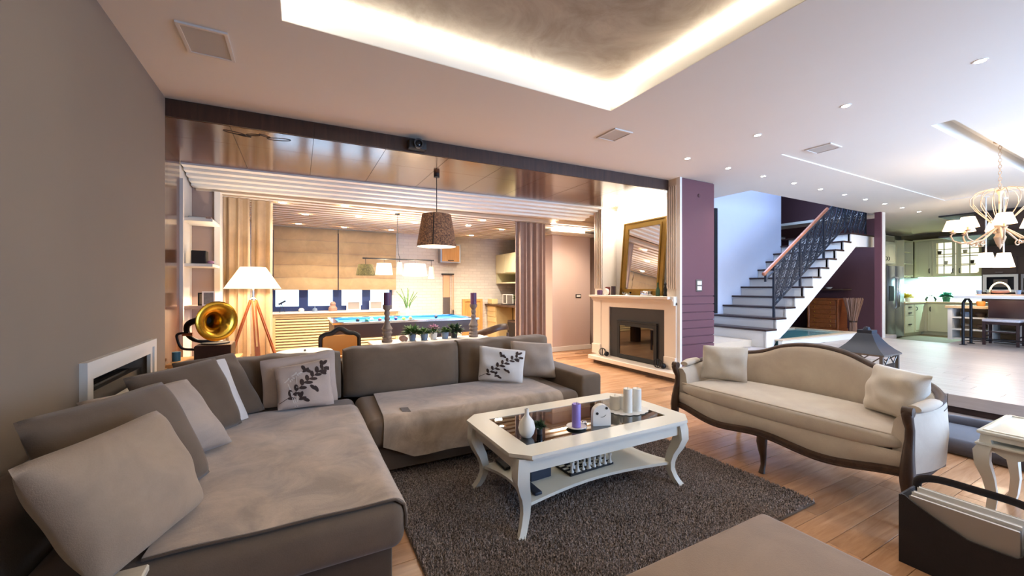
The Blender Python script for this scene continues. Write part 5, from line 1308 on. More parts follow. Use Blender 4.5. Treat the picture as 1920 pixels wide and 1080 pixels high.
rt = T('round_table', 'round white table lit by the tripod lamp', 'table', (0.06, 4.95, 0))
O('top', B().lathe([(0, 0.585), (0.265, 0.585), (0.27, 0.595), (0.265, 0.605), (0, 0.607)], (0.06, 4.72, 0), 36, cap=False), 'white_paint', rt)
O('column', B().lathe([(0.16, 0), (0.15, 0.02), (0.03, 0.05), (0.025, 0.5), (0.06, 0.585)], (0.06, 4.72, 0), 20), 'white_paint', rt)
O('knob', B().sphere((0.06, 4.72, 0.615), 0.012), 'pewter', rt)

# ================================================================ STAIRS
R_, RUN = 0.178, 0.289
YS, YW = 3.78, 4.915
sx_ = lambda n: 6.725 + RUN*(n-1)     # nosing of tread n
sz_ = lambda n: 0.589 + R_*(n-1)      # top of tread n
stt = T('staircase', 'white staircase with dark wood treads rising along the blue-white wall', 'stairs', (8.2, 4.3, 0.29))
PZ = ZP + 0.105
O('plinth', B().box(5.4, 6.75, 4.02, YW, ZP, PZ), 'stone_beige', stt, 0)
for n in range(1, 11):
    O('tread', B().box(sx_(n), sx_(n)+RUN+0.03, YS-0.012, YW if n < 9 else 5.7, sz_(n)-0.032, sz_(n), 0.004, 1), 'dark_wood', stt)
    O('riser', B().box(sx_(n)+0.03, sx_(n)+0.045, YS+0.02, YW, (sz_(n-1) if n > 1 else ZP+0.001), sz_(n)-0.032), 'white_paint', stt, 0)
O('landing_tread', B().box(sx_(11), 10.66, YS-0.012, 6.5, sz_(11)-0.032, sz_(11), 0.004, 1), 'dark_wood', stt)
O('riser', B().box(sx_(11)+0.03, sx_(11)+0.045, YS+0.02, YW, sz_(10), sz_(11)-0.032), 'white_paint', stt, 0)
# upper winder steps beyond the wall end
for k in range(1, 4):
    O('upper_tread', B().box(9.36, 10.6, 5.15+0.3*k, 6.55, sz_(11)+R_*k-0.032, sz_(11)+R_*k, 0.004, 1), 'dark_wood', stt)
    O('upper_riser', B().box(9.36, 10.6, 5.18+0.3*k, 5.195+0.3*k, sz_(11)+R_*(k-1), sz_(11)+R_*k-0.032), 'white_paint', stt, 0)
# open stringer with a stepped top, facing the room
sof = lambda x: PZ-0.02 + (x-(sx_(1)+0.38))*((sz_(11)-0.27)-(PZ-0.02))/(9.86-(sx_(1)+0.38))
b = B()
b.prism([(sx_(1)+0.03, ZP+0.001), (sx_(1)+0.22, ZP+0.001), (sx_(2)+0.03, max(PZ-0.02, sof(sx_(2)+0.03))), (sx_(2)+0.03, sz_(1)-0.032), (sx_(1)+0.03, sz_(1)-0.032)], YS, YS+0.05, 'y')
for n in range(2, 11):
    xa, xb = sx_(n)+0.03, sx_(n+1)+0.03
    b.prism([(xa, max(PZ-0.02, sof(xa))), (xb, sof(xb)), (xb, sz_(n)-0.032), (xa, sz_(n)-0.032)], YS, YS+0.05, 'y')
b.prism([(sx_(11)+0.03, sof(sx_(11)+0.03)), (9.86, sz_(11)-0.27), (10.66, sz_(11)-0.24), (10.66, sz_(11)-0.032), (sx_(11)+0.03, sz_(11)-0.032)], YS, YS+0.05, 'y')
bmesh.ops.remove_doubles(b.m, verts=b.m.verts[:], dist=1e-4)
O('stringer', b, 'white_paint', stt, 0)
b = B()
q = [(sx_(1)+0.36, PZ), (9.86, sz_(11)-0.26), (10.66, sz_(11)-0.23)]
for a, c_ in zip(q, q[1:]):
    v4 = [(a[0], YS+0.05, a[1]), (c_[0], YS+0.05, c_[1]), (c_[0], YW, c_[1]), (a[0], YW, a[1])]
    lo = [b.m.verts.new(p) for p in v4]; hi = [b.m.verts.new((p[0], p[1], p[2]+0.04)) for p in v4]
    b.m.faces.new(lo); b.m.faces.new(list(reversed(hi)))
    for i in range(4): b.m.faces.new((lo[i], lo[(i+1) % 4], hi[(i+1) % 4], hi[i]))
O('soffit', b, 'white_paint', stt, 0)
# railing
rg = T('stair_railing', 'dark iron railing with leaf-pattern panels and wooden handrail', 'railing', (8.0, 3.87, 0.29))
YR = 3.86
hr = lambda x: 1.518 + (x-6.82)*0.6165
O('handrail', B().tube([(6.80, YR-0.02, hr(6.80)), (8.86, YR-0.02, hr(8.86))], [(0.030, 0.026)]*2, 10, flat=(0, 0, 1)), 'handrail_wood', rg)
O('handrail_end', B().sphere((6.795, YR-0.02, hr(6.795)), 0.034), 'handrail_wood', rg)
O('end_bracket', B().box(6.86, 6.885, YR-0.015, YR+0.015, hr(6.86)-0.17, hr(6.86)-0.02).tube([(6.87, YR, hr(6.87)-0.14), (7.1, YR, hr(7.1)-0.14)], 0.012, 4, flat=(0, 0, 1)), 'iron_blue', rg, 0)
bot = lambda x: sz_(2) + 0.20 + (x-7.115)*0.6165     # lower edge of the panels
top = lambda x: hr(x) - 0.075
posts = [(7.115, sz_(2)), (7.94, sz_(5)), (8.77, sz_(8))]
for x, z in posts: O('post', B().box(x-0.016, x+0.016, YR-0.016, YR+0.016, z+0.0005, top(x)), 'iron_blue', rg, 0)
def leafpanel(x0, x1, zb, zt, seed):
    bb = B(); rr = random.Random(seed)
    for p, q_ in (((x0, zb(x0)), (x1, zb(x1))), ((x0, zt(x0)), (x1, zt(x1))), ((x0, zb(x0)), (x0, zt(x0))), ((x1, zb(x1)), (x1, zt(x1)))):
        bb.tube([(p[0], YR, p[1]), (q_[0], YR, q_[1])], 0.012, 4, flat=(0, 1, 0))
    def stroke(x, z, ang, L, bend, w):
        pts = []; n_ = 7
        for i in range(n_+1):
            pts.append((x, z, w*(0.35+0.65*math.sin(PI*min(1, (i+0.6)/n_)))))
            ang2 = ang + bend*i/n_
            x += L/n_*math.cos(ang2); z += L/n_*math.sin(ang2)
        run = []
        for p in pts + [None]:
            ok = p is not None and x0 < p[0] < x1 and zb(p[0]) < p[1] < zt(p[0])
            if ok: run.append(p)
            else:
                if len(run) > 1: bb.tube([(a, YR, c) for a, c, _ in run], [(w_, 0.006) for *_, w_ in run], 4, flat=(-math.sin(ang), 0, math.cos(ang)))
                run = []
    lo = min(zb(x0), zb(x1)); hi = max(zt(x0), zt(x1))
    k = 0; x = x0 - 0.75
    while x < x1 + 0.2:
        # a leaning stem with paired leaf blades
        lean = math.radians(60); z = lo
        stroke(x, lo-0.05, lean, (hi-lo)*1.15, 0.12, 0.010)
        sx, s_z, an = x, lo-0.05, lean
        step = 0.07
        for j in range(int((hi-lo)*1.15/step)):
            an = lean + 0.12*j*step/((hi-lo)*1.15)
            sx += step*math.cos(an); s_z += step*math.sin(an)
            stroke(sx, s_z, an-0.80, 0.13+0.03*rr.random(), 0.5, 0.015)
            stroke(sx, s_z+0.02, an+0.80, 0.13+0.03*rr.random(), -0.5, 0.015)
        x += 0.22; k += 1
    return bb
for k, (xa, xb) in enumerate(((7.13, 7.925), (7.955, 8.755), (8.785, 9.60))):
    O('leaf_panel', leafpanel(xa, xb, bot, top, k), 'iron_blue', rg, 0)
O('leaf_panel', leafpanel(9.62, 10.5, lambda x: sz_(11)+0.005, lambda x: sz_(11)+0.9, 9), 'iron_blue', rg, 0)
# pond kerb and water under the stairs
pn = T('indoor_pond', 'small turquoise water basin with stone kerb under the stairs', 'basin', (8.2, 4.0, 0.29))
O('kerb_front', B().box(6.98, 9.62, 3.655, 3.72, ZP, ZP+0.105, 0.004, 1), 'white_paint', pn)
O('kerb_top', B().box(6.98, 9.62, 3.645, 3.775, ZP+0.1055, ZP+0.125, 0.004, 1), 'stone_beige', pn)
O('kerb_back', B().box(7.1, 9.62, 4.72, 4.88, ZP, ZP+0.12, 0.004, 1), 'stone_beige', pn)
O('kerb_end', B().box(9.50, 9.62, 3.80, 4.70, ZP, ZP+0.12, 0.004, 1), 'stone_beige', pn)
O('water', B().box(7.15, 9.49, 3.84, 4.71, ZP, ZP+0.095), 'water_teal', pn, 0)
# commode, shelf and dried twigs under the stairs
cm = T('drawer_chest', 'carved wooden chest of drawers under the stairs', 'chest of drawers', (10.85, 4.75, 0.29))
CX0, CX1, CY0, CY1 = 10.66, 11.10, 4.42, 5.0
O('body', B().box(CX0, CX1, CY0, CY1, ZP+0.05, 1.0), 'commode_wood', cm, 0)
O('top', B().box(CX0-0.03, CX1+0.02, CY0-0.03, CY1+0.03, 1.0, 1.035, 0.006, 1), 'commode_wood', cm)
O('plinth', B().box(CX0-0.02, CX1, CY0-0.02, CY1+0.02, ZP, ZP+0.06, 0.006, 1), 'commode_wood', cm)
for k in range(6):
    z0 = ZP+0.075+k*0.104
    d_ = O('drawer', B().box(CX0-0.014, CX0-0.001, CY0+0.03, CY1-0.03, z0, z0+0.094, 0.004, 1), 'commode_wood', cm)
    for y in (CY0+0.13, CY1-0.13): O('knob', B().sphere((CX0-0.022, y, z0+0.047), 0.012), 'brass', d_)
for y in (CY0, CY1): O('turned_corner', B().lathe([(0.03, ZP+0.06), (0.022, 0.5), (0.032, 0.7), (0.022, 0.85), (0.03, 1.0)], (CX0, y, 0), 10), 'commode_wood', cm)
tag(O('wall_shelf', B().box(10.70, 11.149, 4.35, 5.1, 1.22, 1.25, 0.003, 1), 'walnut_x'), 'brown wall shelf above the chest of drawers under the stairs', 'shelf')
tag(O('white_dish', B().lathe([(0, 0), (0.04, 0), (0.08, 0.04), (0.075, 0.04), (0, 0.01)], (10.9, 4.7, 1.2505), 16, cap=False), 'ceramic'), 'white dish on the shelf under the stairs', 'dish')
tw = T('twig_bundle', 'tall tied bundle of dried twigs beside the stair post', 'twigs', (10.62, 4.12, 0.29))
bb = B(); rr = random.Random(4)
for k in range(70):
    a = rr.random()*6.28; s = math.sqrt(rr.random())
    b0 = (10.62+0.065*s*math.cos(a), 4.12+0.065*s*math.sin(a)); m0 = (10.62+0.06*s*math.cos(a), 4.12+0.06*s*math.sin(a)); t0 = (10.62+0.17*s*math.cos(a+0.3), 4.12+0.17*s*math.sin(a+0.3))
    bb.tube([(*b0, ZP), (*m0, ZP+0.25), (*t0, ZP+0.74+0.03*rr.random())], 0.007, 5)
O('twigs', bb, 'twig', tw)
O('tie', B().lathe([(0.072, 0.53), (0.074, 0.54), (0.072, 0.56)], (10.62, 4.12, 0), 18, cap=False), 'walnut', tw)

# ================================================================ KITCHEN
# refrigerator
fr_ = T('refrigerator', 'stainless steel side-by-side refrigerator with black dispenser', 'refrigerator', (13.2, 4.6, 0))
O('case', B().box(12.72, 13.72, 4.30, 4.93, 0.02, 1.83), 'slate', fr_, 0)
d1 = O('door', B().box(12.73, 13.17, 4.255, 4.299, 0.04, 1.825, 0.01, 2), 'steel', fr_)
d2 = O('door', B().box(13.18, 13.71, 4.255, 4.299, 0.04, 1.825, 0.01, 2), 'steel', fr_)
O('dispenser', B().box(12.82, 13.08, 4.245, 4.254, 0.95, 1.32), 'matte_black', d1, 0)
for x in (13.12, 13.23): O('handle', B().tube([(x, 4.25, 0.75), (x, 4.20, 0.80), (x, 4.19, 1.15), (x, 4.20, 1.50), (x, 4.25, 1.55)], 0.014, 8), 'chrome', d2 if x > 13.2 else d1)
def cab_door(b_parent, axis, a0, a1, z0, z1, f, mat='cabinet_cream', handle=None, hmat='black_metal'):
    """panelled door on a front plane f; axis 'x' = door spans x (faces -y), 'y' = spans y (faces -x)"""
    t = 0.018
    if axis == 'x':
        d = O('door', B().box(a0, a1, f-t, f, z0, z1, 0.003, 1), mat, b_parent)
        O('panel_moulding', B().frame(a0+0.05, a1-0.05, z0+0.05, z1-0.05, 0.015, f-t-0.006, f-t), mat, d, 0)
        if handle: O('handle', B().tube([(handle[0], f-t, handle[1]-0.05), (handle[0], f-t-0.03, handle[1]-0.03), (handle[0], f-t-0.03, handle[1]+0.03), (handle[0], f-t, handle[1]+0.05)], 0.008, 6), hmat, d)
    else:
        d = O('door', B().box(f-t, f, a0, a1, z0, z1, 0.003, 1), mat, b_parent)
        O('panel_moulding', B().frame(a0+0.05, a1-0.05, z0+0.05, z1-0.05, 0.015, f-t-0.006, f-t, 'yz'), mat, d, 0)
        if handle: O('handle', B().tube([(f-t, handle[0], handle[1]-0.06), (f-t-0.03, handle[0], handle[1]-0.04), (f-t-0.03, handle[0], handle[1]+0.04), (f-t, handle[0], handle[1]+0.06)], 0.009, 6), hmat, d)
    return d
kt = T('tall_cabinet', 'cream cabinet built over and beside the refrigerator', 'cabinet', (13.2, 4.6, 0))
O('side_panel', B().box(12.50, 12.70, 4.28, 4.94, 0.0, 2.62), 'cabinet_cream', kt, 0)
O('over_box', B().box(12.70, 13.74, 4.45, 4.94, 1.88, 2.62), 'cabinet_cream', kt, 0)
cab_door(kt, 'x', 12.72, 13.22, 1.90, 2.42, 4.45, handle=(13.16, 2.02)); cab_door(kt, 'x', 13.23, 13.73, 1.90, 2.42, 4.45, handle=(13.29, 2.02))
O('open_top', B().box(12.72, 13.72, 4.44, 4.449, 2.46, 2.60), 'olive_wall', kt, 0)
# base units
bu = T('base_cabinet', 'cream drawer unit right of the refrigerator', 'cabinet', (14.4, 4.6, 0))
O('body', B().box(13.76, 15.10, 4.28, 4.93, 0.08, 0.86), 'cabinet_cream', bu, 0)
O('kickboard', B().box(13.78, 15.08, 4.33, 4.90, 0.0, 0.08), 'cabinet_cream', bu, 0)
for z0, z1 in ((0.70, 0.84), (0.55, 0.69), (0.10, 0.54)):
    d_ = O('drawer', B().box(13.80, 14.36, 4.262, 4.28, z0, z1, 0.003, 1), 'cabinet_cream', bu)
    O('handle', B().box(14.0, 14.16, 4.24, 4.2615, (z0+z1)/2-0.012, (z0+z1)/2+0.012), 'black_metal', d_, 0)
cab_door(bu, 'x', 14.40, 15.06, 0.10, 0.84, 4.28, handle=(14.48, 0.72))
bu2 = T('base_cabinet', 'cream base cabinet along the bright backsplash', 'cabinet', (15.4, 3.3, 0))
O('body', B().box(15.14, 15.73, 2.2, 4.90, 0.08, 0.86), 'cabinet_cream', bu2, 0)
O('kickboard', B().box(15.19, 15.70, 2.2, 4.90, 0.0, 0.08), 'cabinet_cream', bu2, 0)
for k, (a0, a1) in enumerate(((3.55, 4.22), (2.88, 3.53), (2.22, 2.86))): cab_door(bu2, 'y', a0, a1, 0.10, 0.84, 15.14, handle=(a1-0.06, 0.70))
wtp = tag(O('worktop', B().box(13.74, 15.10, 4.24, 4.93, 0.861, 0.90, 0.004, 1).box(15.10, 15.73, 2.2, 4.93, 0.861, 0.90, 0.004, 1), 'butcher'), 'pale corner worktop of the kitchen', 'worktop')
# wall units
def kl(px): return 4.486-(px-1720)/125*1.236
wu = T('wall_cabinet', 'cream corner wall cabinet with open display shelves', 'cabinet', (14.6, 4.75, 1.56))
O('body', B().box(13.76, 15.34, 4.62, 4.93, 1.57, 2.58), 'cabinet_cream', wu, 0)
cab_door(wu, 'x', 13.78, 14.36, 1.60, 2.55, 4.62, handle=(14.3, 1.72))
for z in (1.60, 1.92, 2.24, 2.54): O('shelf', B().box(14.42, 14.98, 4.47, 4.62, z, z+0.02), 'cabinet_cream', wu, 0)
O('shelf_side', B().box(14.98, 15.0, 4.47, 4.62, 1.58, 2.57), 'cabinet_cream', wu, 0); O('shelf_side', B().box(14.40, 14.42, 4.47, 4.62, 1.58, 2.57), 'cabinet_cream', wu, 0)
wu2 = T('wall_cabinet', 'cream wall cabinet with one plain and two glazed double doors', 'cabinet', (15.5, 3.9, 1.56))
O('carcass', B().box(15.70, 15.73, 3.24, 4.55, 1.57, 2.58).box(15.36, 15.70, 3.24, 4.55, 2.55, 2.58).box(15.36, 15.70, 3.24, 4.55, 1.57, 1.60).box(15.36, 15.70, 4.18, 4.20, 1.60, 2.55).box(15.36, 15.70, 3.72, 3.74, 1.60, 2.55).box(15.36, 15.70, 3.24, 3.26, 1.60, 2.55).box(15.36, 15.70, 4.53, 4.55, 1.60, 2.55), 'cabinet_cream', wu2, 0)
O('cornice', B().box(15.32, 15.73, 3.22, 4.57, 2.58, 2.62), 'cabinet_cream', wu2, 0)
O('lit_back', B().box(15.69, 15.70, 3.28, 4.16, 1.62, 2.53), 'cabinet_glow', wu2, 0)
for z in (1.90, 2.18): O('glass_shelf', B().box(15.42, 15.68, 3.28, 4.16, z, z+0.012), 'cabinet_cream', wu2, 0)
cab_door(wu2, 'y', 4.20, 4.53, 1.60, 2.55, 15.36, handle=(4.24, 1.74))
for y0_, y1_, hy in ((3.75, 4.17, 3.79), (3.275, 3.71, 3.67)):
    gd = O('glazed_door', B().frame(y0_, y1_, 1.60, 2.55, 0.06, 15.342, 15.36, 'yz').box(15.344, 15.358, (y0_+y1_)/2-0.01, (y0_+y1_)/2+0.01, 1.66, 2.49).box(15.344, 15.358, y0_+0.06, y1_-0.06, 1.86, 1.88).box(15.344, 15.358, y0_+0.06, y1_-0.06, 2.10, 2.12).box(15.344, 15.358, y0_+0.06, y1_-0.06, 2.30, 2.32), 'cabinet_cream', wu2, 0)
    O('pane', B().box(15.350, 15.353, y0_+0.06, y1_-0.06, 1.66, 2.49), 'clear_glass', gd, 0)
    O('handle', B().tube([(15.34, hy, 1.67), (15.31, hy, 1.69), (15.31, hy, 1.77), (15.34, hy, 1.79)], 0.009, 6), 'black_metal', gd)
rr = random.Random(14)
for k, y in enumerate((3.36, 3.5, 3.62, 3.84, 3.98, 4.10)):
    z = (1.602, 1.913, 2.193)[k % 3]
    tag(O('cup', B().lathe([(0.02, 0), (0.035, 0.01), (0.045, 0.09), (0.04, 0.09), (0.03, 0.015), (0, 0.012)], (15.55, y, z), 12), 'slate' if k % 2 else 'ceramic'), '%s cup behind cabinet glass, %s counted from the right' % ('dark' if k % 2 else 'white', ['first', 'second', 'third', 'fourth', 'fifth', 'sixth'][k]), 'cup', 'cups in the glazed cabinet')
ucl = tag(O('undercabinet_light', B().box(15.45, 15.50, 3.28, 4.50, 1.555, 1.568), 'undercab_glow', None, 0), 'cyan-white light bar under the kitchen wall cabinets', 'light strip')
light('undercab_beam', 'AREA', (15.48, 3.9, 1.55), 22, (0.55, 0.95, 1.0), (0, 0, 0), 0.1, 1.2)
light('kitchen_fill', 'SPOT', (13.4, 3.4, 2.75), 34, NEUT, (0, 0, 0), spot=150, blend=0.9, radius=0.1)
# dark units with oven
du = T('oven_unit', 'dark brown kitchen unit with built-in microwave', 'cabinet', (15.3, 2.7, 0))
O('body', B().box(15.02, 15.72, 1.2, 3.22, 0.92, 2.30), 'brown_cabinet', du, 0)
for a0, a1 in ((2.66, 3.20), (2.08, 2.63), (1.5, 2.05)): 
    d_ = O('door', B().box(15.0, 15.019, a0, a1, 1.62, 2.02, 0.003, 1), 'brown_cabinet', du)
    O('handle', B().box(14.98, 14.999, (a0+a1)/2-0.06, (a0+a1)/2+0.06, 1.645, 1.66), 'chrome', d_, 0)
mw = T('microwave', 'white framed built-in microwave oven in the dark unit', 'microwave', (15.0, 2.9, 1.17))
O('frame', B().frame(2.64, 3.19, 1.17, 1.60, 0.06, 14.97, 14.999, 'yz'), 'white_paint', mw, 0)
O('window', B().box(14.98, 14.999, 2.70, 3.13, 1.23, 1.54), 'screen_dark', mw, 0)
O('inner_glow', B().box(14.976, 14.98, 2.80, 3.02, 1.29, 1.48), 'pewter', mw, 0)
ov = T('oven', 'blue-lit steel oven right of the microwave', 'oven', (15.0, 2.3, 1.17))
O('body', B().box(14.97, 14.999, 2.06, 2.60, 1.17, 1.60, 0.004, 1), 'steel', ov)
O('window', B().box(14.96, 14.969, 2.10, 2.56, 1.22, 1.50), 'screen_dark', ov, 0)
tp = T('potted_plant', 'dark green plant on top of the dark kitchen unit', 'plant', (15.2, 2.4, 2.30))
O('pot', B().lathe([(0.08, 0), (0.11, 0.12), (0.09, 0.12), (0.07, 0.02)], (15.2, 2.45, 2.3005), 14), 'chrome', tp)
O('leaves', foliage((15.2, 2.45, 2.42), 0.2, 160, 0.14, 71), 'green_dark', tp, 0)
# dark ceiling hood box over the kitchen
hd_ = T('ceiling_hood', 'dark brown suspended hood box under the kitchen ceiling', 'hood', (12.2, 2.4, 2.3))
O('box', B().box(12.2, 13.4, 0.6, 2.72, 2.36, 2.795), 'brown_cabinet', hd_, 0)
O('upper_blade', B().box(12.0, 13.45, 0.5, 3.18, 2.77, 2.798), 'slate', hd_, 0)
O('lower_blade', B().box(12.0, 13.45, 0.5, 3.18, 2.33, 2.358), 'slate', hd_, 0)
# things on the worktop
def pot(label, x, y, z, pr, lr, n_, ln_, lm, pm, seed):
    t = T('potted_plant', label, 'plant', (x, y, z))
    O('pot', B().lathe([(pr*0.8, 0), (pr, pr*1.5), (pr*0.85, pr*1.5), (pr*0.7, 0.02)], (x, y, z), 14), pm, t)
    O('leaves', foliage((x, y, z+pr*1.6), lr, n_, ln_, seed), lm, t, 0)
pot('round green plant in a mint pot on the kitchen worktop', 15.40, 3.93, 0.9005, 0.08, 0.15, 260, 0.09, 'green_mint', 'green_mint', 72)
pot('yellow flowers on the worktop beside the refrigerator', 14.9, 4.55, 0.9005, 0.06, 0.13, 120, 0.09, 'flower_yellow', 'ceramic', 73)
tag(O('kettle', B().lathe([(0, 0), (0.10, 0), (0.12, 0.06), (0.08, 0.14), (0.02, 0.17), (0, 0.18)], (15.40, 4.23, 0.9005), 18, cap=False), 'clear_glass'), 'glass kettle on the worktop left of the green plant', 'kettle')
# open shelf island
isl = T('kitchen_island', 'cream open-shelf island with a butcher block top', 'kitchen island', (11.0, 2.4, 0.29))
IX0, IX1, IY0, IY1 = 11.0, 11.45, 1.50, 2.79
O('top', B().box(IX0-0.04, IX1+0.03, IY0-0.03, IY1+0.03, 0.885, 0.935, 0.006, 1), 'butcher', isl)
O('back', B().box(IX1-0.03, IX1, IY0, IY1, ZP, 0.885), 'butcher', isl, 0)
for y in (IY1-0.06, 2.22, 1.86, IY0): O('upright', B().box(IX0, IX1-0.03, y, y+0.06, ZP, 0.885), 'white_paint', isl, 0)
for z in (ZP+0.01, 0.475, 0.70): O('shelf', B().box(IX0+0.005, IX1-0.03, IY0, IY1, z, z+0.025), 'white_paint', isl, 0)
for k, (y, z, m_, lab) in enumerate(((2.58, 0.7255, 'ceramic_blue', 'pale blue jar on the top island shelf'), (2.40, 0.7255, 'walnut', 'brown bowl on the top island shelf'), (2.58, 0.5005, 'pewter', 'grey bowl on the middle island shelf'), (2.38, 0.5005, 'walnut', 'brown bowl on the middle island shelf'))):
    tag(O('bowl', B().lathe([(0, 0), (0.04, 0), (0.075, 0.06), (0.07, 0.09), (0.06, 0.09), (0.03, 0.02), (0, 0.015)], (11.15, y, z), 14, cap=False), m_), lab, 'bowl', 'bowls on the island')
tag(O('orange_bowl', B().lathe([(0, 0), (0.05, 0), (0.06, 0.07), (0.05, 0.09), (0, 0.09)], (11.15, 2.40, 0.9355), 14, cap=False), 'orange_item'), 'orange pot on the island top', 'bowl')
# bar table
bt = T('bar_table', 'long white-topped bar table on arched black iron legs', 'bar table', (10.3, 1.6, 0.29))
O('tabletop', B().box(10.05, 10.62, 0.35, 2.48, 1.09, 1.145, 0.006, 1), 'white_paint', bt)
for yb in (2.38, 0.55):
    arc = cat([(10.12, yb, ZP), (10.12, yb, 0.95), (10.16, yb, 1.03), (10.28, yb, 1.088)], 6)
    arc2 = cat([(10.52, yb, ZP), (10.52, yb, 0.95), (10.48, yb, 1.03), (10.36, yb, 1.088)], 6)
    lg = O('leg', B().tube(arc, 0.020, 8).tube(arc2, 0.020, 8), 'black_metal', bt, 60)
    O('foot_plate', B().box(10.08, 10.16, yb-0.04, yb+0.04, ZP, ZP+0.008).box(10.48, 10.56, yb-0.04, yb+0.04, ZP, ZP+0.008), 'black_metal', lg, 0)
O('stretcher', B().box(10.11, 10.13, 0.55, 2.38, 0.41, 0.43).box(10.51, 10.53, 0.55, 2.38, 0.35, 0.37), 'black_metal', bt, 0)
# tableware on the bar
tag(O('serving_tray', B().box(10.15, 10.5, 1.75, 2.25, 1.1455, 1.165, 0.004, 1), 'twig'), 'brown serving tray on the bar table', 'tray')
bsk = T('wire_basket', 'round basket with a cream hoop handle on the bar table', 'basket', (10.3, 1.95, 1.165))
O('hoop_handle', B().tube([(10.42, 2.03+0.11*math.cos(a), 1.20+0.16*math.sin(a)) for a in [PI*k/14 for k in range(15)]], 0.012, 8), 'cabinet_cream', bsk)
O('bowl', B().lathe([(0.03, 0), (0.10, 0.03), (0.11, 0.06), (0.10, 0.06), (0.03, 0.01)], (10.42, 2.03, 1.1655), 16), 'twig', bsk)
for k, y in enumerate((2.22, 2.12, 1.80, 1.70, 1.60)):
    tag(O('glass_cup', B().lathe([(0.025, 0), (0.035, 0.07), (0.032, 0.07), (0.022, 0.008), (0, 0.008)], (10.22+0.04*(k % 2), y, 1.166 if k < 3 else 1.1455), 12), 'clear_glass' if k % 2 else 'ceramic_blue'), '%s glass cup on the bar table, %s from the left' % ('clear' if k % 2 else 'bluish', ['first', 'second', 'third', 'fourth', 'fifth'][k]), 'cup', 'cups on the bar table')
# bar chairs
def bar_chair(x, y, label):
    t = T('bar_chair', label, 'chair', (x, y, ZP), 0, 'brown leather chairs at the bar table')
    O('seat', B().box(-0.20, 0.20, -0.21, 0.21, 0.40, 0.45, 0.02, 3), 'seat_white', t, world=False)
    O('seat_frame', B().frame(-0.19, 0.19, -0.20, 0.20, 0.03, 0.355, 0.40, 'xy'), 'leather_brown', t, 0, world=False)
    def bk_(u, v): return (0.20+0.05*v-0.03*math.sin(PI*u), lerp(-0.215, 0.215, u)*(1+0.05*v), lerp(0.44, 0.765, v))
    O('backrest', B().surf(bk_, 14, 6, 0.03), 'leather_brown', t, 60, world=False)
    for lx_, ly_ in ((-0.175, -0.185), (-0.175, 0.185), (0.175, -0.185), (0.175, 0.185)): O('leg', B().box(lx_-0.018, lx_+0.018, ly_-0.018, ly_+0.018, 0.0, 0.40), 'leather_brown', t, 0, world=False)
    O('stretcher', B().box(-0.175, 0.175, -0.192, -0.178, 0.14, 0.16).box(-0.175, 0.175, 0.178, 0.192, 0.14, 0.16).box(-0.182, -0.168, -0.185, 0.185, 0.22, 0.24), 'leather_brown', t, 0, world=False)
bar_chair(10.64, 2.03, 'brown leather chair with white seat under the bar table beside the iron legs')
bar_chair(10.64, 1.42, 'brown leather chair at the far right edge of the bar table')
# pendants above the bar
for xx_, y, lab in ((10.16, 2.13, 'white cone pendant over the bar table, left one'), (10.46, 1.995, 'white cone pendant over the bar table, right one')):
    t = T('pendant_lamp', lab, 'pendant lamp', (xx_, y, 1.62), 0, 'white pendants over the bar')
    O('shade', B().lathe([(0.125, 0), (0.075, 0.24), (0.072, 0.24), (0.121, 0)], (0, 0, 0), 24, cap=False), 'shade_white', t, 60, world=False)
    O('rod', B().cyl((0, 0, 0.2), 0.010, 0.98, 8), 'white_paint', t, world=False)
    O('canopy', B().cyl((0, 0, 1.165), 0.04, 0.014, 12), 'white_paint', t, world=False)
light('bar_pendant_glow', 'POINT', (10.3, 2.06, 1.58), 14, WARM, radius=0.1)
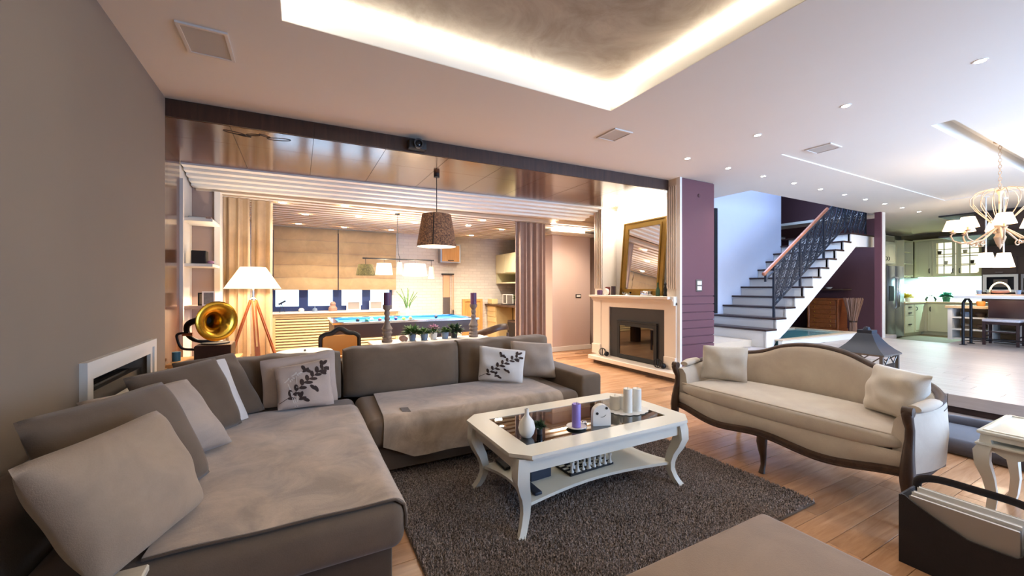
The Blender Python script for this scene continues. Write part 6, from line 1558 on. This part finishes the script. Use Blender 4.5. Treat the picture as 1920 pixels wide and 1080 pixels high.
# chandelier
cxx, cyy = 7.09, 1.38
cd = T('chandelier', 'cream wrought chandelier with caged top and pleated white shades', 'chandelier', (cxx, cyy, 1.7))
O('canopy', B().lathe([(0.0, 2.958), (0.05, 2.958), (0.05, 2.945), (0.03, 2.93), (0, 2.93)], (cxx, cyy, 0), 18, cap=False), 'cream_metal', cd)
lk = mesh_of(B().tube([(0.013*math.cos(t), 0, 0.022*math.sin(t)) for t in [2*PI*k/12 for k in range(12)]], 0.003, 5, closed=True), 'chain_link', 'cream_metal')
for k in range(15): link('chain_link', lk, cd, (0, 0, 2.915-1.7-k*0.036), (0, 0, (k % 2)*PI/2))
O('column', B().lathe([(0.012, 2.42), (0.03, 2.38), (0.012, 2.33), (0.012, 2.10), (0.035, 2.06), (0.045, 1.98), (0.025, 1.90), (0.05, 1.85), (0.03, 1.78), (0.012, 1.74), (0, 1.71)], (cxx, cyy, 0), 14), 'cream_metal', cd)
for k in range(14):
    a = 2*PI*k/14; ca, sa = math.cos(a), math.sin(a)
    pts_ = cat([(0.015, 2.40), (0.12, 2.405), (0.225, 2.34), (0.24, 2.25), (0.17, 2.12), (0.06, 2.0)], 5)if False else [(0.02, 2.395), (0.10, 2.41), (0.18, 2.385), (0.225, 2.32), (0.225, 2.25), (0.18, 2.17), (0.11, 2.08), (0.05, 2.0)]
    O('cage_rod', B().tube([(cxx+r_*ca, cyy+r_*sa, z) for r_, z in pts_], 0.0035, 5), 'cream_metal', cd, 60)
for k in range(8):
    a = 2*PI*(k+0.35)/8; ca, sa = math.cos(a), math.sin(a)
    am = [(0.03, 1.96), (0.10, 1.90), (0.19, 1.82), (0.29, 1.80), (0.36, 1.84), (0.38, 1.90), (0.36, 1.94)]
    ar = O('arm', B().tube([(cxx+r_*ca, cyy+r_*sa, z) for r_, z in am], [0.010, 0.010, 0.009, 0.009, 0.008, 0.008, 0.007], 7), 'cream_metal', cd, 60)
    sw = [(0.20+0.045*math.cos(t)*(1-t/9), 1.785+0.045*math.sin(t)*(1-t/9)) for t in [0.6*j for j in range(14)]]
    O('scroll', B().tube([(cxx+r_*ca, cyy+r_*sa, z) for r_, z in sw], 0.006, 5), 'cream_metal', ar, 60)
    O('candle_cup', B().lathe([(0.012, 1.92), (0.03, 1.94), (0.010, 1.945), (0.010, 1.985)], (cxx+0.36*ca, cyy+0.36*sa, 0), 10), 'cream_metal', ar)
    O('shade', B().lathe([(0.092, 1.965), (0.055, 2.085), (0.052, 2.085), (0.089, 1.965)], (cxx+0.36*ca, cyy+0.36*sa, 0), 18, cap=False), 'shade_chand', ar, 60)
light('chandelier_glow', 'POINT', (cxx, cyy, 2.25), 6, WARM, radius=0.25)
